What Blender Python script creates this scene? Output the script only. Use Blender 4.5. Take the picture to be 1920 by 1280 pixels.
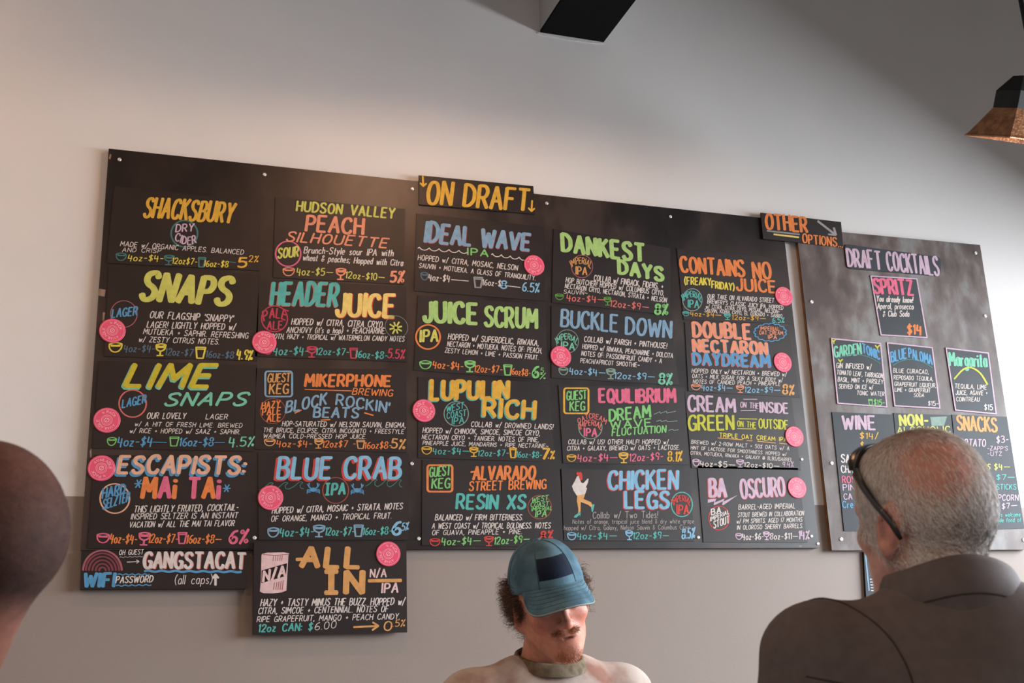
import bpy, bmesh, math, random
import numpy as np
from mathutils import Vector, Matrix

random.seed(7)
rng = np.random.default_rng(7)
scene = bpy.context.scene
COL = scene.collection
for o in list(bpy.data.objects):
    bpy.data.objects.remove(o)

# ------------------------------------------------------------------ camera
F = 2094.24                                   # focal length in pixels of a 1920 wide frame
CAM = np.array([0.0, 0.0, 1.5])
R = np.array([[0.94549368, -0.32346758, -0.03755559],
              [0.05700907, 0.27796807, -0.95889714],
              [0.32061139, 0.90449017, 0.28125764]])   # world to camera (x right, y down, z forward)
WALL_Y = 3.42
cd = bpy.data.cameras.new('camera')
cam = bpy.data.objects.new('camera', cd)
COL.objects.link(cam)
right, up, back = R[0], -R[1], -R[2]
cam.matrix_world = Matrix(((right[0], up[0], back[0], CAM[0]),
                           (right[1], up[1], back[1], CAM[1]),
                           (right[2], up[2], back[2], CAM[2]), (0, 0, 0, 1)))
cd.sensor_width = 36.0
cd.sensor_fit = 'HORIZONTAL'
cd.lens = 36.0 * F / 1920
cd.clip_start = 0.05
cd.dof.use_dof = True
cd.dof.focus_distance = 3.45
cd.dof.aperture_fstop = 9.0
scene.camera = cam

# ------------------------------------------------------------------ world, lights, exposure
vs = scene.view_settings
vs.view_transform = 'Standard'
vs.look = 'None'
vs.exposure = 0.0
vs.gamma = 1.0
vs.use_curve_mapping = False

world = bpy.data.worlds.new('overcast_sky')
scene.world = world
world.use_nodes = True
bg = world.node_tree.nodes['Background']
bg.inputs['Color'].default_value = (0.94, 0.96, 1.0, 1)
bg.inputs['Strength'].default_value = 0.135

def light(name, kind, loc, energy, color, **kw):
    l = bpy.data.lights.new(name, kind)
    l.energy = energy
    l.color = color
    for k, v in kw.items():
        setattr(l, k, v)
    o = bpy.data.objects.new(name, l)
    o.location = loc
    COL.objects.link(o)
    return o

# daylight entering through the window of the right-hand wall (window_1)
win = light('window_daylight', 'AREA', (6.2, 0.9, 2.9), 1680, (0.86, 0.93, 1.0), shape='RECTANGLE', size=2.4, size_y=5.5)
win.rotation_euler = (0, math.radians(74), 0)          # sky light falls inwards and down
WARM = (1.0, 0.64, 0.39)

# ------------------------------------------------------------------ helpers
def at(px, py, off=0.0):
    """pixel of the photograph -> point on the menu wall (off metres in front of it)"""
    d = R.T @ np.array([(px - 960) / F, (py - 640) / F, 1.0])
    return CAM + d * ((WALL_Y - off) / d[1])

def at_depth(px, py, depth):
    d = R.T @ np.array([(px - 960) / F, (py - 640) / F, 1.0])
    return CAM + d * depth

VPV = np.array([960 + F * R[0, 2] / R[2, 2], 640 + F * R[1, 2] / R[2, 2]])

def srgb(r, g, b):
    def f(c):
        c /= 255.0
        return c / 12.92 if c <= 0.04045 else ((c + 0.055) / 1.055) ** 2.4
    return (f(r), f(g), f(b), 1.0)

MATS = {}
def mat(name, color, rough=0.6, spec=0.5, metal=0.0, var=0.0, scale=8.0, color2=None, bump=0.0, bump_scale=60.0, detail=4.0, sss=0.0, coat=0.0, lo=0.35, hi=0.65):
    if name in MATS:
        return MATS[name]
    m = bpy.data.materials.new(name)
    m.use_nodes = True
    nt = m.node_tree
    p = nt.nodes['Principled BSDF']
    p.inputs['Roughness'].default_value = rough
    p.inputs['Specular IOR Level'].default_value = spec
    p.inputs['Metallic'].default_value = metal
    p.inputs['Base Color'].default_value = color
    if coat:
        p.inputs['Coat Weight'].default_value = coat
    if sss:
        p.inputs['Subsurface Weight'].default_value = sss
        p.inputs['Subsurface Radius'].default_value = (0.012, 0.004, 0.002)
        p.inputs['Subsurface Scale'].default_value = 0.6
    tc = nt.nodes.new('ShaderNodeTexCoord')
    if var or color2:
        n = nt.nodes.new('ShaderNodeTexNoise')
        n.inputs['Scale'].default_value = scale
        n.inputs['Detail'].default_value = detail
        nt.links.new(tc.outputs['Object'], n.inputs['Vector'])
        r = nt.nodes.new('ShaderNodeMapRange')
        r.inputs['From Min'].default_value = lo
        r.inputs['From Max'].default_value = hi
        nt.links.new(n.outputs['Fac'], r.inputs['Value'])
        mx = nt.nodes.new('ShaderNodeMix')
        mx.data_type = 'RGBA'
        c2 = color2 if color2 else tuple(c * (1 - var) for c in color[:3]) + (1,)
        mx.inputs['A'].default_value = color
        mx.inputs['B'].default_value = c2
        nt.links.new(r.outputs['Result'], mx.inputs['Factor'])
        nt.links.new(mx.outputs['Result'], p.inputs['Base Color'])
    if bump:
        n2 = nt.nodes.new('ShaderNodeTexNoise')
        n2.inputs['Scale'].default_value = bump_scale
        n2.inputs['Detail'].default_value = 5
        nt.links.new(tc.outputs['Object'], n2.inputs['Vector'])
        b = nt.nodes.new('ShaderNodeBump')
        b.inputs['Strength'].default_value = bump
        b.inputs['Distance'].default_value = 0.004
        nt.links.new(n2.outputs['Fac'], b.inputs['Height'])
        nt.links.new(b.outputs['Normal'], p.inputs['Normal'])
    MATS[name] = m
    return m

def tag(o, label=None, cat=None, group=None, kind=None):
    for k, v in (('label', label), ('category', cat), ('group', group), ('kind', kind)):
        if v:
            o[k] = v
    return o

def empty(name, loc=(0, 0, 0)):
    o = bpy.data.objects.new(name, None)
    o.empty_display_size = 0.1
    o.location = loc
    COL.objects.link(o)
    return o

def put(o, parent=None):
    COL.objects.link(o)
    if parent is not None:
        o.parent = parent
        if parent.parent is None:                       # a root Empty; parts keep world coordinates
            o.matrix_parent_inverse = Matrix.Translation(parent.location).inverted()
    return o

def mesh(name, verts, faces, mats, parent=None, midx=None, smooth=False):
    me = bpy.data.meshes.new(name)
    me.from_pydata([tuple(map(float, v)) for v in verts], [], faces)
    for m in (mats if isinstance(mats, (list, tuple)) else [mats]):
        me.materials.append(m)
    if midx is not None:
        me.polygons.foreach_set('material_index', midx)
    if smooth:
        me.polygons.foreach_set('use_smooth', [True] * len(me.polygons))
    me.update()
    return put(bpy.data.objects.new(name, me), parent)

def np_mesh(name, V, Fq, mats, parent=None, midx=None, smooth=True):
    """fast mesh from numpy arrays; Fq (n,3) or (n,4)"""
    me = bpy.data.meshes.new(name)
    n, k = Fq.shape
    me.vertices.add(len(V))
    me.vertices.foreach_set('co', np.asarray(V, np.float32).ravel())
    me.loops.add(n * k)
    me.loops.foreach_set('vertex_index', Fq.astype(np.int32).ravel())
    me.polygons.add(n)
    me.polygons.foreach_set('loop_start', np.arange(0, n * k, k, dtype=np.int32))
    me.polygons.foreach_set('loop_total', np.full(n, k, np.int32))
    for m in (mats if isinstance(mats, (list, tuple)) else [mats]):
        me.materials.append(m)
    if midx is not None:
        me.polygons.foreach_set('material_index', np.asarray(midx, np.int32))
    me.polygons.foreach_set('use_smooth', np.full(n, smooth))
    me.update(calc_edges=True)
    me.validate()
    return put(bpy.data.objects.new(name, me), parent)

def box_geo(lo, hi):
    x0, y0, z0 = lo
    x1, y1, z1 = hi
    v = [(x0, y0, z0), (x1, y0, z0), (x1, y1, z0), (x0, y1, z0), (x0, y0, z1), (x1, y0, z1), (x1, y1, z1), (x0, y1, z1)]
    f = [(0, 3, 2, 1), (4, 5, 6, 7), (0, 1, 5, 4), (1, 2, 6, 5), (2, 3, 7, 6), (3, 0, 4, 7)]
    return v, f

def boxes(name, lst, mats, parent=None, midx=None, bevel=0.0):
    V, Fc = [], []
    for lo, hi in lst:
        v, f = box_geo(lo, hi)
        k = len(V)
        V += v
        Fc += [tuple(i + k for i in q) for q in f]
    o = mesh(name, V, Fc, mats, parent, midx)
    if bevel:
        b = o.modifiers.new('bevel', 'BEVEL')
        b.width = bevel
        b.segments = 2
        b.limit_method = 'ANGLE'
    return o

def struct(o):
    o['kind'] = 'structure'
    return o

# ------------------------------------------------------------------ the room
m_up = mat('wall_paint_light', (0.735, 0.70, 0.675, 1), 0.62, 0.3, var=0.035, scale=3, bump=0.05, bump_scale=220)
m_lo = mat('wall_paint_taupe', (0.292, 0.238, 0.207, 1), 0.6, 0.3, var=0.035, scale=3, bump=0.05, bump_scale=220)
m_ceil = mat('ceiling_paint', (0.30, 0.29, 0.285, 1), 0.8, 0.2, var=0.05, scale=3)
m_floor = mat('concrete', (0.27, 0.25, 0.235, 1), 0.5, 0.4, var=0.25, scale=2.5, bump=0.1)
m_black = mat('black_steel', (0.0035, 0.0035, 0.0035, 1), 0.7, 0.1)
m_beam = mat('beam_cladding', (0.5, 0.49, 0.47, 1), 0.7, 0.2, var=0.06, scale=5)
m_trim = mat('white_caulk', (0.66, 0.64, 0.62, 1), 0.6, 0.3)
LINE_Z = 1.5 + 0.1525 * WALL_Y
XL, XR, YF, ZC = -3.2, 4.45, -3.0, 4.75
struct(boxes('wall_back', [((XL, WALL_Y, 0), (XR, WALL_Y + 0.12, LINE_Z)), ((XL, WALL_Y, LINE_Z), (XR, WALL_Y + 0.12, ZC))],
             [m_lo, m_up], midx=[0] * 6 + [1] * 6))
struct(boxes('floor', [((XL, YF, -0.1), (XR, WALL_Y, 0))], m_floor))
struct(boxes('ceiling', [((XL, YF, ZC), (XR, WALL_Y, ZC + 0.1))], m_ceil))
struct(boxes('wall_left', [((XL - 0.12, YF, 0), (XL, WALL_Y + .12, LINE_Z)), ((XL - 0.12, YF, LINE_Z), (XL, WALL_Y + .12, ZC))], [m_lo, m_up], midx=[0] * 6 + [1] * 6))
WY0, WY1, WZ0, WZ1 = -1.4, 3.2, 0.9, 3.0
struct(boxes('wall_right', [((XR, YF, 0), (XR + 0.15, WY0, ZC)), ((XR, WY1, 0), (XR + 0.15, WALL_Y + 0.12, ZC)),
                            ((XR, WY0, 0), (XR + 0.15, WY1, WZ0)), ((XR, WY0, WZ1), (XR + 0.15, WY1, ZC))], m_up))
w1 = struct(empty('window_1', (XR, (WY0 + WY1) / 2, WZ0)))
ft = 0.06
fr = [((XR + .02, WY0, WZ0), (XR + .1, WY1, WZ0 + ft)), ((XR + .02, WY0, WZ1 - ft), (XR + .1, WY1, WZ1)),
      ((XR + .02, WY0, WZ0), (XR + .1, WY0 + ft, WZ1)), ((XR + .02, WY1 - ft, WZ0), (XR + .1, WY1, WZ1))]
boxes('window_frame', fr, m_black, w1, bevel=0.004)
boxes('mullion', [((XR + .02, (WY0 + WY1) / 2 - .025, WZ0 + ft), (XR + .1, (WY0 + WY1) / 2 + .025, WZ1 - ft))], m_black, w1)
gm = bpy.data.materials.new('window_glass')
gm.use_nodes = True
nt = gm.node_tree
nt.nodes.remove(nt.nodes['Principled BSDF'])
tr = nt.nodes.new('ShaderNodeBsdfTransparent')
gl = nt.nodes.new('ShaderNodeBsdfGlossy')
gl.inputs['Roughness'].default_value = 0.02
mx = nt.nodes.new('ShaderNodeMixShader')
mx.inputs[0].default_value = 0.135
nt.links.new(tr.outputs[0], mx.inputs[1])
nt.links.new(gl.outputs[0], mx.inputs[2])
nt.links.new(mx.outputs[0], nt.nodes['Material Output'].inputs['Surface'])
ym = (WY0 + WY1) / 2
boxes('pane', [((XR + .055, WY0 + ft, WZ0 + ft), (XR + .061, ym - .025, WZ1 - ft))], gm, w1)
boxes('pane', [((XR + .055, ym + .025, WZ0 + ft), (XR + .061, WY1 - ft, WZ1 - ft))], gm, w1)

# roof beam that runs out from the menu wall over the viewer
b0, b1 = at(1013, 62), at(1131, 80)
BX0, BX1, BZ = b0[0], b1[0], (b0[2] + b1[2]) / 2
beam = struct(empty('trim_1', ((BX0 + BX1) / 2, WALL_Y, BZ)))
boxes('beam_soffit', [((BX0, YF, BZ), (BX1, WALL_Y, BZ + 0.012))], m_black, beam)
boxes('beam_side', [((BX0, YF, BZ + .0125), (BX0 + .02, WALL_Y, ZC))], m_beam, beam)
boxes('beam_side', [((BX1 - .02, YF, BZ + .0125), (BX1, WALL_Y, ZC))], m_beam, beam)
n = 24
V, Fc = [], []
for i in range(n + 1):
    t = i / n
    x = BX0 - .012 + (BX1 - BX0 + .016) * t
    h = 0.006 + 0.006 * math.sin(t * 3.1) + 0.001 * math.sin(t * 17)
    V += [(x, WALL_Y - .004, BZ), (x, WALL_Y - .004, BZ - h), (x, WALL_Y, BZ), (x, WALL_Y, BZ - h)]
for i in range(n):
    a = 4 * i
    Fc += [(a, a + 1, a + 5, a + 4), (a + 1, a + 3, a + 7, a + 5)]
mesh('caulk_bead', V, Fc, m_trim, beam)

# ------------------------------------------------------------------ picture lamps with copper shades
m_copper = mat('hammered_copper', (0.62, 0.29, 0.14, 1), 0.42, 0.5, 0.75, color2=(0.36, 0.15, 0.07, 1), scale=40, bump=0.5, bump_scale=120)
m_iron = mat('blackened_iron', (0.012, 0.011, 0.011, 1), 0.55, 0.3, var=0.4, scale=30)
m_bulb = bpy.data.materials.new('lit_bulb')
m_bulb.use_nodes = True
pb = m_bulb.node_tree.nodes['Principled BSDF']
pb.inputs['Base Color'].default_value = (1, 0.8, 0.5, 1)
pb.inputs['Emission Color'].default_value = (1, 0.72, 0.42, 1)
pb.inputs['Emission Strength'].default_value = 6.0

def lamp(loc, tilt, energy, label, sx=0.11, roll=0.0, a0=.02):
    root = tag(empty('picture_lamp', loc), label, 'lamp', 'copper picture lamps over the menu boards')
    s, c = math.sin(tilt), math.cos(tilt)
    ex = np.array([math.cos(roll), 0, -math.sin(roll)])
    ea = np.array([0, s, -c])
    ea = ea / np.linalg.norm(ea)
    en = np.cross(ea, ex)
    P = lambda x, n, a: np.array(loc) + ex * x + en * n + ea * a
    def rect(hx, hn, a):
        return [P(-hx, -hn, a), P(hx, -hn, a), P(hx, hn, a), P(-hx, hn, a)]
    # iron housing: a box with a narrower gabled back
    V = rect(sx * .72, .022, -.105) + rect(sx, .055, -.055) + rect(sx, .055, 0)
    Fc = [(3, 2, 1, 0)] + [(i + 4 * k, (i + 1) % 4 + 4 * k, (i + 1) % 4 + 4 * k + 4, i + 4 * k + 4) for k in range(2) for i in range(4)]
    mesh('housing', V, Fc, m_iron, root)
    # flared shade with thickness and a rolled lip
    V = []
    prof = [(0, 0), (.045, .022), (.088, .044), (.094, .05), (.098, .05), (.098, .046), (.088, .041), (.045, .019), (.002, -.004)]
    for a, d in prof:
        V += rect(sx + d, .055 + d, a)
    Fc = []
    for k in range(len(prof) - 1):
        for i in range(4):
            j = (i + 1) % 4
            Fc.append((4 * k + i, 4 * k + j, 4 * k + 4 + j, 4 * k + 4 + i))
    mesh('shade', V, Fc, m_copper, root)
    # bulb
    V, Fc = [], []
    for k in range(7):
        th = math.pi * k / 6
        for i in range(10):
            ph = 2 * math.pi * i / 10
            V.append(P(.05 * math.cos(th), .017 * math.sin(th) * math.cos(ph), a0 - .022 + .017 * math.sin(th) * math.sin(ph)))
    for k in range(6):
        for i in range(10):
            Fc.append((10 * k + i, 10 * k + (i + 1) % 10, 10 * k + 10 + (i + 1) % 10, 10 * k + 10 + i))
    mesh('bulb', V, Fc, m_bulb, root, smooth=True)
    # hanging rod up to the ceiling
    top = P(0, 0, -.1)
    V, Fc = [], []
    for k, z in enumerate((top[2] - .02, ZC - .02, ZC - .02, ZC)):
        r = .008 if k < 2 else .035
        for i in range(10):
            V.append((top[0] + r * math.cos(i * .6283), top[1] + r * math.sin(i * .6283), z))
    for k in range(3):
        for i in range(10):
            Fc.append((10 * k + i, 10 * k + (i + 1) % 10, 10 * k + 10 + (i + 1) % 10, 10 * k + 10 + i))
    mesh('hanging_rod', V, Fc, m_iron, root)
    if energy:
        pos = P(0, 0, a0)
        light('lamp_light', 'POINT', pos, energy, WARM, shadow_soft_size=0.022)
    return root

lamp(at_depth(1931, 209, 3.62), math.radians(28), 2.0, 'copper picture lamp with black housing above the cocktail board', .10)
lamp((0.94, 2.36, 3.60), math.radians(22), 24, 'copper picture lamp hanging above the main menu board', .12)
lamp((-0.75, 2.36, 3.70), math.radians(68), 5, 'copper picture lamp hanging at the left end of the menu wall', .07, a0=.01)
lamp((-1.95, 2.36, 3.70), math.radians(35), 30, 'copper picture lamp farthest to the left, beyond the menu boards', .12)
lamp((-1.5, 0.7, 3.60), math.radians(28), 43, 'unseen copper lamp added for warm fill, nearer the viewer on the left', .12)  # added out of view as warm fill for the left side
lamp((0.6, -0.9, 3.60), math.radians(28), 43, 'unseen copper lamp added for warm fill, behind the viewer', .12)  # another added fill lamp, unseen, warms the lower wall

# ------------------------------------------------------------------ hand lettering: a stroke alphabet
G = {
 'A': "0 0 3 10 6 0;1.1 3.5 4.9 3.5", 'B': "0 0 0 10;~0 10 3.5 9.8 4.8 7.6 3.4 5.4 0 5.2;~0 5.2 4 5 5.4 2.6 4 .3 0 0",
 'C': "~5.4 8.2 4.6 9.7 3 10 1 8.8 0 5 1 1.2 3 0 4.8 .5 5.6 2", 'D': "0 0 0 10;~0 10 3 9.6 5.2 7.5 5.6 5 5.2 2.5 3 .4 0 0",
 'E': "5 10 0 10 0 0 5 0;0 5.2 4.2 5.2", 'F': "5 10 0 10 0 0;0 5.2 4 5.2",
 'G': "~5.4 8.4 4.5 9.8 3 10 1 8.8 0 5 1 1.2 3 0 5 .8 5.6 2.4;5.6 .3 5.6 4.4 3.4 4.4", 'H': "0 0 0 10;5.4 0 5.4 10;0 5.2 5.4 5.2",
 'I': "0 0 0 10", 'J': "~4 10 4 3 3.2 .6 1.8 0 .4 .8 0 2.6", 'K': "0 0 0 10;5 10 0 4.6;1.6 6.1 5.4 0", 'L': "0 10 0 0 4.6 0",
 'M': "0 0 .6 10 3.6 3.4 6.6 10 7.2 0", 'N': "0 0 0 10 5.4 0 5.4 10", 'O': "o3 10 1 8.9 0 5 1 1.1 3 0 5 1.1 6 5 5 8.9",
 'P': "0 0 0 10;~0 10 3.6 9.8 5 7.4 3.6 4.9 0 4.6", 'Q': "o3 10 1 8.9 0 5 1 1.1 3 0 5 1.1 6 5 5 8.9;3.6 2.6 6.2 -1",
 'R': "0 0 0 10;~0 10 3.6 9.8 5 7.4 3.6 4.9 0 4.6;2.4 4.7 5.4 0",
 'S': "~5.2 8.4 4.2 9.8 2.6 10 .8 9.2 .4 7.4 1.6 5.8 3.8 4.6 5.2 3 4.8 1 2.8 0 1 .4 0 1.8", 'T': "0 10 6 10;3 10 3 0",
 'U': "~0 10 0 3 .8 .8 2.8 0 4.8 .8 5.6 3 5.6 10", 'V': "0 10 3 0 6 10", 'W': "0 10 2 0 4.2 8 6.4 0 8.4 10",
 'X': "0 0 5.6 10;0 10 5.6 0", 'Y': "0 10 2.8 4.8 5.6 10;2.8 4.8 2.8 0", 'Z': "0 10 5.2 10 0 0 5.4 0",
 '0': "o2.4 10 .6 8.6 0 5 .6 1.4 2.4 0 4.2 1.4 4.8 5 4.2 8.6", '1': "0 8 1.4 10 1.4 0", '2': "~0 7.8 .8 9.6 2.6 10 4.4 9 4.6 7 3 4 0 0;0 0 5 0",
 '3': "~0 9 2 10 4.2 9 4.2 6.6 1.8 5.3;~1.8 5.3 4.6 4.2 4.8 1.6 2.6 0 0 1", '4': ".4 10 0 4 4.8 4;3.7 8.4 3.7 -1",
 '5': "4.6 10 .6 10 .3 5.6;~.3 5.6 2.6 6.2 4.8 4.6 4.6 1.4 2.4 0 0 .8", '6': "~4.4 9.6 2 8.6 .3 5 .3 2 2.2 0 4.4 1 4.6 3.4 2.8 5 .6 3.6",
 '7': "0 10 5 10 1.8 0", '8': "o2.5 5.2 .6 7 .6 9 2.5 10 4.4 9 4.4 7 2.5 5.2 .2 3.4 .2 1.2 2.5 0 4.8 1.2 4.8 3.4",
 '9': "~4.4 6.4 2.4 5 .4 6.2 .4 8.8 2.4 10 4.4 8.8 4.4 6.2 3.4 0",
 '.': "0 0 .3 .4", ',': ".6 .9 0 -1.8", '!': "0 3 .4 10;0 0 0 .5", ':': "0 1 0 1.4;0 5.5 0 6", ';': "0 5.5 0 6;.5 .9 0 -1.6", "'": "0 10 -.3 7.4",
 '-': "0 4.4 3.4 4.4", '_': "0 4.4 9 4.2", '/': "0 -1 3.4 11", '(': "~1.8 11 0 7 0 3 1.8 -1", ')': "~0 11 1.8 7 1.8 3 0 -1",
 '+': "0 4.5 4 4.5;2 2.5 2 6.5", '$': "~4.6 8.2 3.4 9 1.6 9 .4 7.4 1.6 5.6 3.4 4.6 4.4 2.8 3 1 1.4 1 0 1.8;2.5 11 2.2 -1",
 '%': "0 -.5 4.4 10.5;o.7 9.6 0 8.6 .7 7.6 1.4 8.6;o3.9 2.4 3.2 1.4 3.9 .4 4.6 1.4", '*': "0 5 6 5;1.4 2 4.6 8;4.6 2 1.4 8",
 '&': "~4 .4 .8 7 1 9 2.6 9.6 3.4 8 .6 4 .2 1.6 1.6 0 3.4 1 4.6 4", '@': "o3.4 9 .8 8 0 4.4 1 1 3.6 0 6 1.2 7 4.4 6 8;o3.6 6.4 2.2 4.4 3.4 2.6 4.8 4.4",
 '~': "~0 4 1.4 5.4 3.4 3.6 5 5", '?': "0 0 0 .5",
 'a': "~3.6 5.4 1.6 6.3 0 4 .4 .8 2 0 3.6 1.8;3.6 6.2 3.6 0", 'b': "0 10 0 0;~0 4.6 1.8 6.2 3.8 5 4 2 2.4 0 0 1.2",
 'c': "~3.6 5 2 6.2 .2 4.6 .2 1.6 1.8 0 3.8 1", 'd': "3.8 10 3.8 0;~3.8 4.8 2 6.2 .2 4.6 .2 1.4 1.8 0 3.8 1.4",
 'e': "~.2 3.2 3.8 3.4 3.2 5.8 1.6 6.2 .1 4.2 .4 1 2 0 3.8 .8", 'f': "~3 9.4 2 10 1 8.6 1 0;0 6 2.6 6",
 'g': "~3.6 5.4 1.6 6.2 0 4 .6 1.2 2.2 .8 3.6 2.4;~3.6 6 3.6 -1.6 2 -3.2 .2 -2.2", 'h': "0 10 0 0;~0 4 1.6 6 3.4 5.4 3.6 0",
 'i': "0 0 0 6;0 8.2 0 8.8", 'j': "~1.4 6 1.4 -1.6 0 -3;1.4 8.2 1.4 8.8", 'k': "0 10 0 0;3.4 6 0 2.6;1 3.6 3.6 0", 'l': "0 10 0 0",
 'm': "0 6 0 0;~0 4 1.2 6 2.6 5.4 2.8 0;~2.8 4 4 6 5.4 5.4 5.6 0", 'n': "0 6 0 0;~0 4 1.6 6.2 3.4 5.4 3.6 0",
 'o': "o2 6.2 .1 4.8 .1 1.4 2 0 3.9 1.4 3.9 4.8", 'p': "0 6 0 -3;~0 4.8 1.8 6.2 3.8 4.8 3.8 1.4 2 0 0 1.2",
 'r': "0 6 0 0;~0 3.8 1.2 5.8 3 5.8", 's': "~3.2 5.4 1.6 6.2 .3 4.8 1.6 3.2 3.2 1.8 2 0 0 .8", 't': "1.4 9 1.4 0 2.8 .3;0 6 3 6",
 'u': "~0 6 0 1.6 1.4 0 3.4 1.4;3.6 6 3.6 0", 'v': "0 6 1.8 0 3.6 6", 'w': "0 6 1.4 0 2.8 5 4.2 0 5.6 6", 'x': "0 0 3.6 6;0 6 3.6 0",
 'y': "0 6 1.8 .6;3.8 6 .8 -3", 'z': "0 6 3.4 6 0 0 3.6 0",
 '|': "2 0 2 10;0 10 4 10;0 0 4 0",                                   # I with serifs
 '{': "~0 8 .3 4 1.6 1 3.4 0 5.2 1 6.5 4 6.8 8;o3.4 9.6 0 8 3.4 6.6 6.8 8;1 6 5.8 6",                      # taster bowl
 '}': "~0 9 .6 5.4 3 3.8 5.4 5.4 6 9;o3 10 0 9 3 7.8 6 9;1 7 5 7;3 4 3 .4;1 0 5 0",                      # stemmed glass
 '^': "0 9.6 1 0 4.6 0 5.6 9.6 0 9.6;.2 8 5.4 8",                                                      # pint glass
}
GL = {}
def cr(pts, closed, seg=4):
    P = np.array(pts, float)
    n = len(P)
    out = []
    rngk = range(n) if closed else range(n - 1)
    for i in rngk:
        if closed:
            a, b, c, d = P[(i - 1) % n], P[i], P[(i + 1) % n], P[(i + 2) % n]
        else:
            a, b, c, d = P[max(i - 1, 0)], P[i], P[i + 1], P[min(i + 2, n - 1)]
        for k in range(seg):
            t = k / seg
            out.append(.5 * (2 * b + (c - a) * t + (2 * a - 5 * b + 4 * c - d) * t * t + (3 * b - a - 3 * c + d) * t ** 3))
    out.append(P[0] if closed else P[-1])
    return np.array(out)

def glyph(ch, fine):
    key = (ch, fine)
    if key in GL:
        return GL[key]
    st = []
    for s in G[ch].split(';'):
        mode = ''
        if s[0] in '~o':
            mode, s = s[0], s[1:]
        p = np.array(list(map(float, s.split()))).reshape(-1, 2)
        st.append(cr(p, mode == 'o', 5 if fine else 3) if mode else p)
    w = max(p[:, 0].max() for p in st)
    GL[key] = (st, w)
    return GL[key]

# paint colours of the pens
PAL = {'white': (226, 212, 204), 'gold': (235, 176, 52), 'yellow': (238, 212, 66), 'lime': (214, 210, 92), 'olive': (214, 192, 40),
       'mint': (120, 205, 170), 'teal': (86, 186, 176), 'sky': (132, 190, 222), 'blue': (86, 158, 206), 'steel': (130, 168, 196),
       'orange': (246, 132, 62), 'peach': (240, 178, 144), 'tan': (228, 160, 88), 'pink': (238, 104, 136), 'red': (226, 66, 56),
       'crimson': (206, 62, 84), 'coral': (232, 112, 104), 'rose': (176, 96, 104), 'green': (128, 206, 112), 'apple': (172, 212, 118),
       'lilac': (212, 178, 198), 'brick': (172, 82, 66), 'grey': (150, 150, 150), 'dim': (168, 160, 156), 'butter': (250, 214, 110),
       'black': (22, 17, 17), 'maroon': (136, 62, 72), 'pale': (238, 196, 194), 'skin': (236, 170, 96), 'leaf': (96, 160, 60),
       'chart': (206, 204, 52), 'salmon': (246, 150, 112), 'dteal': (70, 128, 122), 'dsteel': (92, 116, 136), 'seagrey': (134, 160, 146)}
def pen(c):
    r, g, b = PAL[c]
    l = .3 * r + .55 * g + .15 * b
    r, g, b = (.95 * (v + (l - v) * .1) for v in (r, g, b))
    s = srgb(r, g, b)
    return mat('paint_pen_' + c, s, 0.65, 0.25, var=0.16, scale=55, detail=3)

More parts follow.
